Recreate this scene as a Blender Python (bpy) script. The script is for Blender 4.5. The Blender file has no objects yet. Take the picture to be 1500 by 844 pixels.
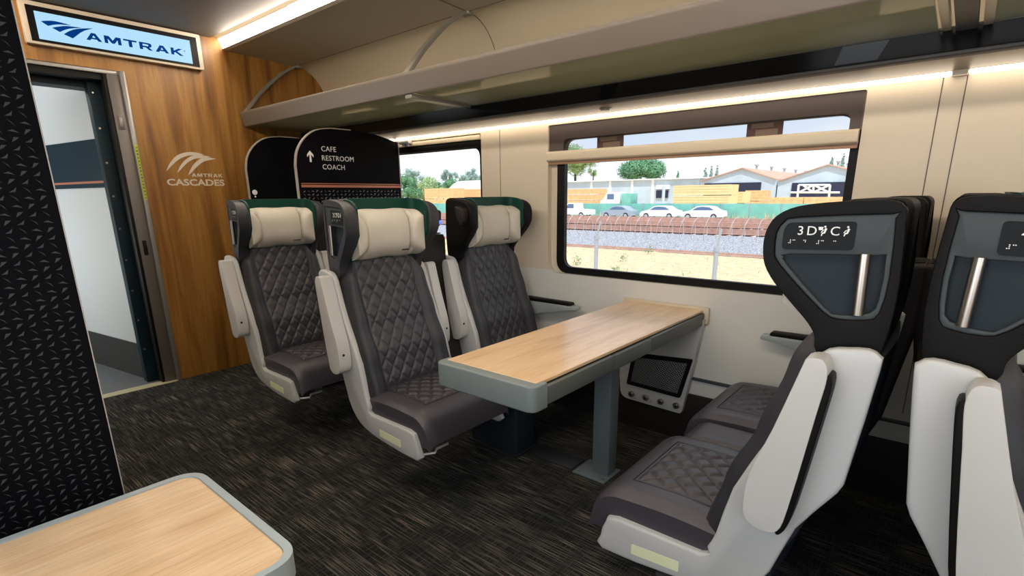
import bpy, bmesh, math, random
from math import sin, cos, pi, sqrt, radians
from mathutils import Vector, Matrix
random.seed(7)
COL = bpy.context.scene.collection
# ------------------------------------------------------------------ camera numbers (1500x844 frame)
YAW, PIT, ROL, FL, PCX, PCY, H = .87558415, .25995306, -.01033235, 765.669, 758.72, 490.857, 1.3
def _basis():
    cy, sy, cp, sp, cr, sr = cos(YAW), sin(YAW), cos(PIT), sin(PIT), cos(ROL), sin(ROL)
    f = Vector((sy*cp, cy*cp, -sp)); r = Vector((cy, -sy, 0)); u = r.cross(f)
    return r*cr + u*sr, u*cr - r*sr, f
CR, CU, CF = _basis()
def at(px, py, axis, v):
    """where the sight line of a photo pixel meets the plane axis = v"""
    d = CF*FL + CR*(px-PCX) - CU*(py-PCY)
    i = 'xyz'.index(axis); t = (v - (0, 0, H)[i])/d[i]
    return Vector((0, 0, H)) + d*t

# ------------------------------------------------------------------ materials
MATS = {}
def nd(nt, typ, **kw):
    n = nt.nodes.new(typ)
    for k, v in kw.items(): setattr(n, k, v)
    return n
def mat(name, col, rough=.5, metal=0., bump=0., bscale=200., var=0., vscale=8., emis=None, estr=0., spec=.5, coat=0.):
    m = bpy.data.materials.new(name); m.use_nodes = True; nt = m.node_tree
    b = nt.nodes['Principled BSDF']
    b.inputs['Base Color'].default_value = (*col, 1); b.inputs['Roughness'].default_value = rough
    b.inputs['Metallic'].default_value = metal; b.inputs['Specular IOR Level'].default_value = spec
    b.inputs['Coat Weight'].default_value = coat
    tc = nd(nt, 'ShaderNodeTexCoord')
    if bump:
        n = nd(nt, 'ShaderNodeTexNoise'); n.inputs['Scale'].default_value = bscale; n.inputs['Detail'].default_value = 4
        nt.links.new(tc.outputs['Object'], n.inputs['Vector'])
        bp = nd(nt, 'ShaderNodeBump'); bp.inputs['Strength'].default_value = bump; bp.inputs['Distance'].default_value = .002
        nt.links.new(n.outputs['Fac'], bp.inputs['Height']); nt.links.new(bp.outputs['Normal'], b.inputs['Normal'])
    if var:
        n = nd(nt, 'ShaderNodeTexNoise'); n.inputs['Scale'].default_value = vscale; n.inputs['Detail'].default_value = 5
        nt.links.new(tc.outputs['Object'], n.inputs['Vector'])
        mx = nd(nt, 'ShaderNodeMix', data_type='RGBA'); 
        mx.inputs[6].default_value = (*[c*(1-var) for c in col], 1); mx.inputs[7].default_value = (*[min(1, c*(1+var)) for c in col], 1)
        mr = nd(nt, 'ShaderNodeMapRange'); mr.inputs[1].default_value = .36; mr.inputs[2].default_value = .64
        nt.links.new(n.outputs['Fac'], mr.inputs[0]); nt.links.new(mr.outputs[0], mx.inputs[0]); nt.links.new(mx.outputs[2], b.inputs['Base Color'])
    if emis:
        b.inputs['Emission Color'].default_value = (*emis, 1); b.inputs['Emission Strength'].default_value = estr
    MATS[name] = m; return m
def ramp(nt, stops):
    r = nd(nt, 'ShaderNodeValToRGB'); cr = r.color_ramp
    while len(cr.elements) < len(stops): cr.elements.new(.5)
    for e, (p, c) in zip(cr.elements, stops): e.position = p; e.color = (*c, 1)
    return r
def wood(name, stops, scale, rough=.4, fine=(1, 1, 1), coat=0.):
    """grain: noise squeezed along two axes, second finer layer of pores"""
    m = bpy.data.materials.new(name); m.use_nodes = True; nt = m.node_tree; b = nt.nodes['Principled BSDF']
    tc = nd(nt, 'ShaderNodeTexCoord'); mp = nd(nt, 'ShaderNodeMapping'); mp.inputs['Scale'].default_value = scale
    nt.links.new(tc.outputs['Object'], mp.inputs['Vector'])
    n = nd(nt, 'ShaderNodeTexNoise'); n.inputs['Scale'].default_value = 1; n.inputs['Detail'].default_value = 6; n.inputs['Distortion'].default_value = .5
    nt.links.new(mp.outputs[0], n.inputs['Vector'])
    r = ramp(nt, stops); nt.links.new(n.outputs['Fac'], r.inputs[0])
    mp2 = nd(nt, 'ShaderNodeMapping'); mp2.inputs['Scale'].default_value = tuple(a*b_ for a, b_ in zip(scale, fine))
    nt.links.new(tc.outputs['Object'], mp2.inputs['Vector'])
    n2 = nd(nt, 'ShaderNodeTexNoise'); n2.inputs['Scale'].default_value = 5; n2.inputs['Detail'].default_value = 3
    nt.links.new(mp2.outputs[0], n2.inputs['Vector'])
    r2 = ramp(nt, [(.35, (.72, .70, .68)), (.6, (1, 1, 1))]); nt.links.new(n2.outputs['Fac'], r2.inputs[0])
    mx = nd(nt, 'ShaderNodeMix', data_type='RGBA', blend_type='MULTIPLY'); mx.inputs[0].default_value = .6
    nt.links.new(r.outputs[0], mx.inputs[6]); nt.links.new(r2.outputs[0], mx.inputs[7]); nt.links.new(mx.outputs[2], b.inputs['Base Color'])
    b.inputs['Roughness'].default_value = rough; b.inputs['Coat Weight'].default_value = coat; b.inputs['Coat Roughness'].default_value = .25
    MATS[name] = m; return m
def glassy(name, tint, refl=.08, body=0., bodycol=(1, 1, 1), rough=.02):
    """a thin pane: clear transmission, a weak mirror, optional milky body"""
    m = bpy.data.materials.new(name); m.use_nodes = True; nt = m.node_tree; nt.nodes.remove(nt.nodes['Principled BSDF'])
    out = nt.nodes['Material Output']
    t = nd(nt, 'ShaderNodeBsdfTransparent'); t.inputs[0].default_value = (*tint, 1)
    g = nd(nt, 'ShaderNodeBsdfGlossy'); g.inputs['Roughness'].default_value = rough
    mx = nd(nt, 'ShaderNodeMixShader'); lw = nd(nt, 'ShaderNodeLayerWeight'); lw.inputs[0].default_value = refl*2
    ml = nd(nt, 'ShaderNodeMath', operation='MULTIPLY'); ml.inputs[1].default_value = .6
    nt.links.new(lw.outputs['Fresnel'], ml.inputs[0]); nt.links.new(ml.outputs[0], mx.inputs[0])
    src = t.outputs[0]
    if body:
        d = nd(nt, 'ShaderNodeBsdfDiffuse'); d.inputs[0].default_value = (*bodycol, 1)
        m2 = nd(nt, 'ShaderNodeMixShader'); m2.inputs[0].default_value = body
        nt.links.new(t.outputs[0], m2.inputs[1]); nt.links.new(d.outputs[0], m2.inputs[2]); src = m2.outputs[0]
    nt.links.new(src, mx.inputs[1]); nt.links.new(g.outputs[0], mx.inputs[2]); nt.links.new(mx.outputs[0], out.inputs[0])
    MATS[name] = m; return m
def carpet():
    m = bpy.data.materials.new('carpet'); m.use_nodes = True; nt = m.node_tree; b = nt.nodes['Principled BSDF']
    tc = nd(nt, 'ShaderNodeTexCoord')
    def layer(scale, lo, hi, detail=3):
        mp = nd(nt, 'ShaderNodeMapping'); mp.inputs['Scale'].default_value = scale
        nt.links.new(tc.outputs['Object'], mp.inputs['Vector'])
        n = nd(nt, 'ShaderNodeTexNoise'); n.inputs['Scale'].default_value = 1; n.inputs['Detail'].default_value = detail
        nt.links.new(mp.outputs[0], n.inputs['Vector'])
        r = ramp(nt, [(lo, (0, 0, 0)), (hi, (1, 1, 1))]); nt.links.new(n.outputs['Fac'], r.inputs[0]); return r.outputs[0]
    a = layer((230, 5.5, 1), .50, .62); c = layer((12, 200, 1), .50, .64); patch = layer((6, 4, 1), .38, .62); tint = layer((60, 5, 1), .4, .6, 2)
    base = (.012, .0125, .0125, 1)
    colA = nd(nt, 'ShaderNodeMix', data_type='RGBA'); colA.inputs[6].default_value = (.19, .152, .128, 1); colA.inputs[7].default_value = (.125, .13, .115, 1)
    nt.links.new(tint, colA.inputs[0])
    m1 = nd(nt, 'ShaderNodeMix', data_type='RGBA'); m1.inputs[6].default_value = base
    w = nd(nt, 'ShaderNodeMath', operation='MULTIPLY'); nt.links.new(a, w.inputs[0])
    pm = nd(nt, 'ShaderNodeMath', operation='MULTIPLY_ADD'); pm.inputs[1].default_value = .7; pm.inputs[2].default_value = .3
    nt.links.new(patch, pm.inputs[0]); nt.links.new(pm.outputs[0], w.inputs[1])
    nt.links.new(w.outputs[0], m1.inputs[0]); nt.links.new(colA.outputs[2], m1.inputs[7])
    m2 = nd(nt, 'ShaderNodeMix', data_type='RGBA'); w2 = nd(nt, 'ShaderNodeMath', operation='MULTIPLY'); w2.inputs[1].default_value = .55
    nt.links.new(c, w2.inputs[0]); nt.links.new(w2.outputs[0], m2.inputs[0]); nt.links.new(m1.outputs[2], m2.inputs[6]); m2.inputs[7].default_value = (.062, .066, .062, 1)
    nt.links.new(m2.outputs[2], b.inputs['Base Color']); b.inputs['Roughness'].default_value = .95; b.inputs['Specular IOR Level'].default_value = .1
    n = nd(nt, 'ShaderNodeTexNoise'); n.inputs['Scale'].default_value = 260; nt.links.new(tc.outputs['Object'], n.inputs['Vector'])
    bp = nd(nt, 'ShaderNodeBump'); bp.inputs['Strength'].default_value = .5; bp.inputs['Distance'].default_value = .004
    nt.links.new(n.outputs['Fac'], bp.inputs['Height']); nt.links.new(bp.outputs['Normal'], b.inputs['Normal'])
    MATS['carpet'] = m; return m
carpet()
M = MATS
mat('leather', (.047, .042, .052), .38, bump=.35, bscale=350, spec=.45)
mat('leather_side', (.030, .030, .036), .42, bump=.35, bscale=350, spec=.35)
mat('leather_quilt', (.036, .033, .040), .40, bump=.35, bscale=350, spec=.5)
mat('black_leather', (.0045, .004, .004), .52, bump=.25, bscale=300, spec=.13)
mat('brown_black', (.018, .014, .013), .55, spec=.25)
mat('green_leather', (.002, .040, .028), .5, bump=.2, bscale=300, spec=.25)
mat('pillow_leather', (.52, .48, .41), .5, bump=.2, bscale=250, var=.03, vscale=12)
mat('white_plastic', (.47, .475, .475), .36)
mat('white_plastic_arm', (.50, .49, .475), .4, bump=.1, bscale=400)
mat('slate_plastic', (.045, .053, .058), .48, spec=.22)
mat('slate_dark', (.017, .024, .031), .5, spec=.15)
mat('plate_dark', (.009, .011, .0135), .5, spec=.12)
mat('print_white', (.75, .75, .75), .5)
mat('steel', (.46, .42, .38), .28, 1.)
mat('bracket_grey', (.085, .078, .072), .5, .3)
mat('bar_silver', (.6, .6, .62), .35, .5)
mat('glow_strip', (.72, .76, .50), .6)
mat('table_grey', (.165, .195, .195), .42)
mat('table_side', (.085, .092, .088), .45)
mat('rim_grey', (.30, .34, .345), .38)
mat('dark_gap', (.008, .008, .009), .5)
mat('pole_grey', (.125, .155, .175), .4)
mat('wall_cream', (.62, .54, .43), .45)
mat('wall_white', (.66, .66, .63), .4)
mat('ceiling_dark', (.12, .108, .10), .62)
mat('ceiling_side', (.46, .40, .30), .5)
mat('cove_panel', (.52, .44, .32), .5)
mat('rack_rail', (.175, .145, .12), .40)
mat('brace_metal', (.27, .255, .225), .45, .3)
mat('soffit_metal', (.34, .29, .235), .42, .25)
mat('black_gloss', (.003, .003, .004), .12, spec=.3)
mat('display_grey', (.05, .055, .07), .2)
mat('rubber', (.005, .005, .005), .5, spec=.2)
mat('led', (1, .9, .8), .5, emis=(1, .86, .68), estr=3.2)
mat('led_top', (1, .9, .8), .5, emis=(1, .84, .62), estr=14)
mat('seam', (.12, .10, .08), .7)
mat('blind_bar', (.62, .53, .40), .4)
mat('placard', (.13, .045, .03), .6)
mat('placard_text', (.33, .19, .11), .5)
mat('screen', (.01, .015, .02), .4, emis=(.45, .76, 1.0), estr=.95, spec=.1)
mat('bezel', (.003, .003, .004), .4, spec=.1)
mat('screen_frame', (.48, .41, .33), .45)
mat('logo_blue', (.0, .035, .24), .7, spec=.02)
mat('logo_cream', (.62, .55, .45), .5)
mat('panel_black', (.003, .003, .0042), .6, spec=.05)
mat('panel_mark', (.048, .046, .052), .7, spec=.05)
mat('cafe_mark', (.17, .17, .20), .6)
mat('copper', (.42, .14, .075), .4)
mat('panel_edge', (.34, .30, .27), .45)
mat('door_grey', (.15, .135, .125), .4, .3)
mat('door_light', (.27, .265, .26), .35, .4)
mat('door_blue', (.008, .022, .032), .5, spec=.2)
mat('vest_white', (.60, .62, .61), .4)
mat('vest_blue', (.005, .022, .035), .5, spec=.15)
mat('vest_kick', (.045, .045, .042), .5, var=.2, vscale=60, spec=.2)
mat('vest_floor', (.13, .14, .145), .5, var=.15, vscale=90)
mat('threshold', (.50, .46, .30), .5)
mat('tape', (.35, .42, .02), .6)
mat('tape_print', (.06, .07, .01), .6)
mat('mesh_black', (.006, .006, .006), .7, spec=.1)
mat('blue_light', (.1, .2, 1), .5, emis=(.08, .16, 1.0), estr=1.5)
mat('blue_white', (.7, .8, 1), .5, emis=(.6, .7, 1.0), estr=6)
mat('cable_plate', (.012, .013, .018), .5)
wood('wall_wood', [(.28, (.13, .052, .008)), (.46, (.25, .108, .018)), (.60, (.36, .172, .036)), (.78, (.19, .080, .013))], (13, 5, .9), .42, (3, 1, 1.4))
wood('table_wood', [(.25, (.50, .31, .155)), (.45, (.66, .44, .25)), (.6, (.72, .51, .31)), (.75, (.60, .37, .20))], (1.6, 17, 6), .33, (1.5, 3, 1), coat=.25)
glassy('window_glass', (.97, .985, .985), .05)
glassy('rack_glass', (.62, .66, .50), .22, .55, (.46, .47, .32), .06)
glassy('blind_sheer', (.84, .86, .90), .01, .06, (.30, .24, .2), .5)
mat('header_brown', (.15, .105, .08), .5)
# outside
mat('dry_grass', (.62, .47, .27), .9, bump=1, bscale=6, var=.2, vscale=4)
mat('gravel', (.30, .30, .33), .9, var=.8, vscale=13)
mat('track_bed', (.62, .50, .45), .9, var=.2, vscale=5)
mat('rail_brown', (.42, .25, .20), .85, var=.12, vscale=3)
mat('sleeper', (.10, .06, .05), .9)
mat('screen_green', (.20, .52, .45), .8, var=.10, vscale=.8)
mat('lumber', (.95, .66, .34), .8, var=.06, vscale=2)
mat('lumber_orange', (.88, .50, .25), .8, var=.12, vscale=2)
mat('lumber_end', (.45, .25, .13), .9)
mat('shed_blue', (.50, .60, .70), .7, var=.08, vscale=.3)
mat('shed_white', (.85, .85, .85), .7)
mat('shed_roof', (.62, .33, .24), .8, var=.1, vscale=.4)
mat('shed_dark', (.02, .025, .06), .8)
mat('car_white', (.82, .84, .86), .3)
mat('car_blue', (.30, .36, .42), .3)
mat('car_glass', (.10, .17, .30), .15)
mat('tyre', (.03, .03, .03), .8)
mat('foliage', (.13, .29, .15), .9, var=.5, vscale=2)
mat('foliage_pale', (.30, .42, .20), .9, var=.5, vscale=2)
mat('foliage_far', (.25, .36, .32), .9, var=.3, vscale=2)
mat('bark', (.10, .07, .05), .9)
mat('galvanised', (.42, .45, .50), .5, .2)
mat('tunnel_skin', (.82, .74, .62), .7)

# ------------------------------------------------------------------ mesh helpers
def B(): return bmesh.new()
def obj(name, bm, mats, parent=None, loc=None, sharp=35, flat=False):
    bmesh.ops.recalc_face_normals(bm, faces=bm.faces)
    for f in bm.faces: f.smooth = not flat
    a = radians(sharp)
    for e in bm.edges:
        if len(e.link_faces) == 2 and e.calc_face_angle(0) > a: e.smooth = False
    me = bpy.data.meshes.new(name); bm.to_mesh(me); bm.free()
    for m in (mats if isinstance(mats, (list, tuple)) else [mats]): me.materials.append(M[m])
    o = bpy.data.objects.new(name, me); COL.objects.link(o)
    if parent: o.parent = parent
    if loc: o.location = loc
    return o
def struct(name, bm, m, **k):
    o = obj(name, bm, m, **k); o['kind'] = 'structure'; return o
def tag(o, label, cat, group=None, kind=None):
    o['label'] = label; o['category'] = cat
    if group: o['group'] = group
    if kind: o['kind'] = kind
    return o
def thing(name, label, cat, loc=(0, 0, 0), rz=0, group=None):
    o = bpy.data.objects.new(name, None); COL.objects.link(o); o.location = loc; o.rotation_euler = (0, 0, rz)
    o.empty_display_size = .1
    return tag(o, label, cat, group)
def setmi(bm, n0, mi):
    bm.faces.ensure_lookup_table()
    for f in bm.faces[n0:]: f.material_index = mi
def box(bm, x0, x1, y0, y1, z0, z1, r=0., seg=2, mi=0, mtx=None):
    n0 = len(bm.faces)
    t = bmesh.new() 
    vs = [t.verts.new((x, y, z)) for x in (x0, x1) for y in (y0, y1) for z in (z0, z1)]
    for q in ((0, 1, 3, 2), (4, 6, 7, 5), (0, 4, 5, 1), (2, 3, 7, 6), (0, 2, 6, 4), (1, 5, 7, 3)): t.faces.new([vs[i] for i in q])
    if r: bmesh.ops.bevel(t, geom=list(t.edges), offset=r, segments=seg, profile=.5, affect='EDGES', clamp_overlap=True)
    if mtx: bmesh.ops.transform(t, matrix=mtx, verts=t.verts)
    merge(bm, t, mi)
def merge(bm, t, mi=0):
    mp = {v: bm.verts.new(v.co) for v in t.verts}
    for f in t.faces:
        try:
            g = bm.faces.new([mp[v] for v in f.verts]); g.material_index = mi if mi else f.material_index
        except ValueError: pass
    t.free()
def P3(axis, a, p):  # axis coordinate a, the other two from p in order
    return {'x': (a, p[0], p[1]), 'y': (p[0], a, p[1]), 'z': (p[0], p[1], a)}[axis]
def smooth_poly(pts, n=6, closed=True):
    out = []; N = len(pts)
    for i in range(N if closed else N-1):
        g = lambda k: Vector(pts[k % N]) if closed else Vector(pts[max(0, min(N-1, k))])
        p0, p1, p2, p3 = g(i-1), g(i), g(i+1), g(i+2)
        for j in range(n):
            t = j/n
            out.append(tuple(.5*((2*p1)+(p2-p0)*t+(2*p0-5*p1+4*p2-p3)*t*t+(3*p1-p0-3*p2+p3)*t**3)))
    if not closed: out.append(tuple(pts[-1]))
    return out
def rpoly(pts, r, seg=5):
    """round the corners of a polygon; r a number or a list"""
    out = []; N = len(pts)
    for i in range(N):
        p = Vector(pts[i]); a = Vector(pts[i-1]); b = Vector(pts[(i+1) % N])
        rr = r[i] if isinstance(r, (list, tuple)) else r
        rr = min(rr, (a-p).length*.49, (b-p).length*.49)
        if rr <= 1e-5: out.append(tuple(p)); continue
        s = p+(a-p).normalized()*rr; e = p+(b-p).normalized()*rr
        for k in range(seg+1):
            t = k/seg; out.append(tuple(s*(1-t)**2+p*2*t*(1-t)+e*t*t))
    return out
def prism(bm, pts, axis, a0, a1, bev=0., seg=3, mi=0, mtx=None, holes=()):
    """polygon (2D) extruded along an axis, rims bevelled"""
    t = bmesh.new(); loops = [pts]+list(holes); rings = []
    for L in loops:
        vs = [t.verts.new(P3(axis, a0, p)) for p in L]; rings.append(vs)
    if holes:
        for vs in rings:
            for i in range(len(vs)): t.edges.new((vs[i], vs[(i+1) % len(vs)]))
        bmesh.ops.triangle_fill(t, use_beauty=True, use_dissolve=False, edges=list(t.edges))
    else: t.faces.new(rings[0])
    rim = [e for e in t.edges if len(e.link_faces) == 1]
    r = bmesh.ops.extrude_face_region(t, geom=list(t.faces), use_keep_orig=True)
    nv = [g for g in r['geom'] if isinstance(g, bmesh.types.BMVert)]
    i = 'xyz'.index(axis)
    for v in nv: v.co[i] = a1
    bmesh.ops.recalc_face_normals(t, faces=t.faces)
    if bev:
        es = [e for e in t.edges if abs(e.verts[0].co[i]-e.verts[1].co[i]) < 1e-7 and len(e.link_faces) == 2 and
              any(abs(f.normal[i]) < .5 for f in e.link_faces) and any(abs(f.normal[i]) > .5 for f in e.link_faces)]
        bmesh.ops.bevel(t, geom=es, offset=bev, segments=seg, profile=.5, affect='EDGES', clamp_overlap=True)
    if mtx: bmesh.ops.transform(t, matrix=mtx, verts=t.verts)
    merge(bm, t, mi)
def cyl(bm, p0, p1, r, n=16, r1=None, mi=0):
    p0, p1 = Vector(p0), Vector(p1); d = (p1-p0); q = d.to_track_quat('Z', 'Y'); r1 = r if r1 is None else r1
    A = [bm.verts.new(p0+q@Vector((cos(2*pi*k/n)*r, sin(2*pi*k/n)*r, 0))) for k in range(n)]
    C = [bm.verts.new(p1+q@Vector((cos(2*pi*k/n)*r1, sin(2*pi*k/n)*r1, 0))) for k in range(n)]
    fs = [bm.faces.new(A[::-1]), bm.faces.new(C)]
    for k in range(n): fs.append(bm.faces.new((A[k], A[(k+1) % n], C[(k+1) % n], C[k])))
    for f in fs: f.material_index = mi
def tube(bm, path, r, n=6, mi=0, closed=False):
    rings = []; N = len(path); P = [Vector(p) for p in path]
    for i in range(N):
        a = P[i-1] if (i or closed) else P[i]; b = P[(i+1) % N] if (i < N-1 or closed) else P[i]
        q = (b-a).to_track_quat('Z', 'Y')
        rings.append([bm.verts.new(P[i]+q@Vector((cos(2*pi*k/n)*r, sin(2*pi*k/n)*r, 0))) for k in range(n)])
    for i in range(N if closed else N-1):
        A, C = rings[i], rings[(i+1) % N]
        for k in range(n):
            f = bm.faces.new((A[k], A[(k+1) % n], C[(k+1) % n], C[k])); f.material_index = mi
    if not closed: bm.faces.new(rings[0][::-1]).material_index = mi; bm.faces.new(rings[-1]).material_index = mi
def slab(bm, front, back, nu, nv, mi=0):
    F = [[bm.verts.new(front(i/nu, j/nv)) for j in range(nv+1)] for i in range(nu+1)]
    K = [[bm.verts.new(back(i/nu, j/nv)) for j in range(nv+1)] for i in range(nu+1)]
    fs = []
    for i in range(nu):
        for j in range(nv):
            fs.append(bm.faces.new((F[i][j], F[i+1][j], F[i+1][j+1], F[i][j+1])))
            fs.append(bm.faces.new((K[i][j], K[i][j+1], K[i+1][j+1], K[i+1][j])))
    for i in range(nu):
        for j in (0, nv): fs.append(bm.faces.new((F[i][j], F[i+1][j], K[i+1][j], K[i][j])))
    for j in range(nv):
        for i in (0, nu): fs.append(bm.faces.new((F[i][j], F[i][j+1], K[i][j+1], K[i][j])))
    for f in fs: f.material_index = mi
def lerp(tab, x):
    """smooth table interpolation"""
    if x <= tab[0][0]: return tab[0][1]
    for (a, va), (b, vb) in zip(tab, tab[1:]):
        if x <= b:
            t = (x-a)/(b-a); t = t*t*(3-2*t)*.5+t*.5; return va+(vb-va)*t
    return tab[-1][1]
def text(name, s, h, mtx, m, parent=None, thick=.0008, bold=0., sx=1., space=1., align='LEFT', width=None):
    cu = bpy.data.curves.new(name, 'FONT'); cu.body = s; cu.size = 1; cu.offset = bold; cu.space_character = space; cu.align_x = align
    cu.extrude = thick/h*.5*.7; cu.resolution_u = 3
    o = bpy.data.objects.new(name+'_c', cu); COL.objects.link(o)
    dg = bpy.context.evaluated_depsgraph_get(); me = bpy.data.meshes.new_from_object(o.evaluated_get(dg)); 
    bpy.data.objects.remove(o)
    ys = [v.co.y for v in me.vertices]; xs = [v.co.x for v in me.vertices]
    y0, k = min(ys), h/(max(ys)-min(ys)); x0 = min(xs); kx = k*sx if width is None else width/(max(xs)-min(xs))
    for v in me.vertices: v.co = Vector(((v.co.x-(x0 if align == 'LEFT' else 0))*kx, (v.co.y-y0)*k, v.co.z*k))
    me.transform(mtx); me.materials.clear(); me.materials.append(M[m])
    t = bpy.data.objects.new(name, me); COL.objects.link(t)
    if parent: t.parent = parent
    return t
def plane_mtx(origin, xdir, ydir):
    x = Vector(xdir).normalized(); y = Vector(ydir).normalized(); z = x.cross(y)
    return Matrix(((x.x, y.x, z.x, origin[0]), (x.y, y.y, z.y, origin[1]), (x.z, y.z, z.z, origin[2]), (0, 0, 0, 1)))

XW, YE, XC, YB, XL = 2.60, 4.31, 1.125, -3.2, -.35     # window wall, end wall, car centre, rear end, far side wall
# ================================================================== SETTING
bm = B(); box(bm, XL-.05, XW+.05, YB, YE, -.05, 0); struct('floor', bm, 'carpet')
# window wall with two rounded openings
def rect(y0, y1, z0, z1, r): return rpoly([(y0, z0), (y1, z0), (y1, z1), (y0, z1)], r, 7)
W1 = (.365, 1.925, .842, 1.692); W2 = (2.462, 4.02, .842, 1.692); W0 = (-1.73, -.17, .842, 1.692)
def rr(w): return rect(*w, [.09, .09, .012, .012])
bm = B(); prism(bm, [(YB, -.05), (YE+.02, -.05), (YE+.02, 1.72), (YB, 1.72)], 'x', XW, XW+.035, holes=[rr(W0), rr(W1), rr(W2)])
for f in bm.faces:
    if f.calc_center_median().z > 0: f.material_index = 0
bmesh.ops.bisect_plane(bm, geom=list(bm.faces)+list(bm.edges)+list(bm.verts), plane_co=(0, 0, .86), plane_no=(0, 0, 1))
for f in bm.faces:
    c = f.calc_center_median(); f.material_index = 1 if c.z < .86 else 0  # warm lamplight on the upper wall put into its cream, cooler white below
struct('wall_right', bm, ['wall_cream', 'wall_white'], sharp=30)
# far side wall (behind the photographer) with its windows
bm = B(); prism(bm, [(YB, -.05), (YE+.02, -.05), (YE+.02, 1.95), (YB, 1.95)], 'x', XL-.035, XL, holes=[rr((-2.2, -.5, .84, 1.69)), rr((-.3, 1.15, .84, 1.69))])
struct('wall_left', bm, 'wall_cream')
def window_unit(n, w, blind):
    y0, y1, z0, z1 = w; root = thing('window_%d' % n, '', 'window'); del root['label']; del root['category']; root['kind'] = 'structure'
    oi = rect(y0+.035, y1-.105, z0+.04, 1.607, .06)
    oo = rect(y0-.012, y1-.052, z0+.002, 1.662, .085)
    bm = B(); prism(bm, oo, 'x', XW+.022, XW+.052, holes=[oi], bev=0); obj('window_frame', bm, 'rubber', root)
    bm = B(); prism(bm, rect(y0-.03, y1+.03, z0-.03, z1+.02, .02), 'x', XW+.036, XW+.07, holes=[rect(y0, y1-.064, z0+.014, 1.65, .08)]); obj('window_reveal', bm, 'wall_cream', root)
    bm = B(); prism(bm, oi, 'x', XW+.040, XW+.044); obj('pane', bm, 'window_glass', root)
    return root
window_unit(1, W1, True); window_unit(2, W2, False); window_unit(3, W0, False)
# end wall in wood with the doorway
bm = B()
box(bm, XL, .30, YE, YE+.04, 0, 2.75); box(bm, 1.222, 2.78, YE, YE+.04, 0, 2.75); box(bm, .30, 1.222, YE, YE+.04, 2.098, 2.75)
struct('wall_end', bm, 'wall_wood')
bm = B(); box(bm, XL, XW+.2, YB-.04, YB, -.05, 2.75); struct('wall_rear', bm, 'wall_cream')
# ceiling: middle panel, cove, side panels, curved bulkhead
def profile_sheet(bm, pts, y0, y1, th=.01, mi=0):
    """open (x,z) profile swept along y as a closed sheet, offset th upward"""
    n = len(pts); nr = []
    for i in range(n):
        a = Vector(pts[max(0, i-1)]); b = Vector(pts[min(n-1, i+1)]); d = (b-a).normalized(); k = Vector((-d.y, d.x)); nr.append(k if k.y > 0 or (abs(k.y) < .3 and k.x > 0) else -k)
    t = bmesh.new(); L = [tuple(p) for p in pts]+[tuple(Vector(pts[i])+nr[i]*th) for i in range(n-1, -1, -1)]
    prism(t, L, 'y', y0, y1); merge(bm, t, mi)
def mir(x): return 2*XC-x
bm = B(); box(bm, mir(1.79), 1.79, YB, YE, 2.408, 2.43); struct('ceiling', bm, 'ceiling_dark')
curve = smooth_poly([(2.41, 2.322), (2.50, 2.305), (2.585, 2.245), (2.645, 2.15), (2.675, 2.02), (2.70, 1.82)], 5, False)
for nm, fx in (('ceiling_right', lambda x: x), ('ceiling_left', mir)):
    bm = B(); P = [(fx(x), z) for x, z in [(1.872, 2.344), (2.10, 2.335), (2.408, 2.322)]]; profile_sheet(bm, P, YB, YE, .012)
    P = [(fx(x), z) for x, z in [(1.785, 2.432), (1.81, 2.428), (1.836, 2.412)]]; profile_sheet(bm, P, YB, YE, .01)
    struct(nm, bm, 'ceiling_side')
    bm = B(); P = [(fx(x), z) for x, z in curve]; profile_sheet(bm, P, YB, YE, .012, 0); struct('wall_cove_'+nm[8:], bm, 'cove_panel')
# trim: seams in the panels, wall joints, low ledge
k = 0
def trim(bm, m):
    global k; k += 1; return struct('trim_%d' % k, bm, m)
bm = B(); box(bm, 2.4075, 2.4125, YB, YE, 2.3195, 2.326); trim(bm, 'seam')
for ys in (2.36, .10):
    bm = B(); pts = [(2.41, 2.321)]+curve
    for a, b in zip(curve, curve[1:]): cyl(bm, (a[0]-.001, ys, a[1]-.001), (b[0]-.001, ys, b[1]-.001), .0028, 4)
    cyl(bm, (1.88, ys, 2.342), (2.41, ys, 2.321), .0028, 4); trim(bm, 'seam')
for yj in (.132, .064, 2.30):
    bm = B(); box(bm, XW-.0012, XW+.001, yj-.0018, yj+.0018, .40, 1.71); trim(bm, 'seam')
bm = B(); box(bm, XW-.018, XW+.002, YB, YE, .352, .366, .003); trim(bm, 'slate_plastic')
bm = B(); box(bm, XW-.02, XW+.002, YB, YE, .0, .27, .004); trim(bm, 'brown_black')
# ------------------------------------------------------------------ doorway, vestibule beyond
bm = B(); box(bm, 1.197, 1.224, YE-.018, YE+.05, 0, 2.10, .004); box(bm, .29, 1.2, YE+.006, YE+.05, 2.075, 2.099, .002)
struct('door_1', bm, 'door_light')
d1 = bpy.data.objects['door_1']
bm = B(); box(bm, 1.128, 1.198, YE+.004, YE+.05, 0, 2.08, .004); obj('door_jamb', bm, 'door_grey', d1)
bm = B(); box(bm, 1.110, 1.131, YE+.012, YE+.118, 0, 2.075, .003); box(bm, .30, 1.13, YE+.03, YE+.16, 2.04, 2.075); obj('door_seal', bm, 'rubber', d1)
bm = B(); box(bm, 1.045, 1.13, YE+.12, YE+.20, 0, 2.04, .003); box(bm, .30, 1.10, YE+.16, YE+.30, 2.0, 2.07)
obj('door_post_panel', bm, 'door_blue', d1)
for i in range(9):
    z = .25+i*.215; bm = B(); cyl(bm, (1.066, YE+.12, z), (1.066, YE+.114, z), .008, 12, .005); obj('bolt', bm, 'steel', d1)
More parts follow.
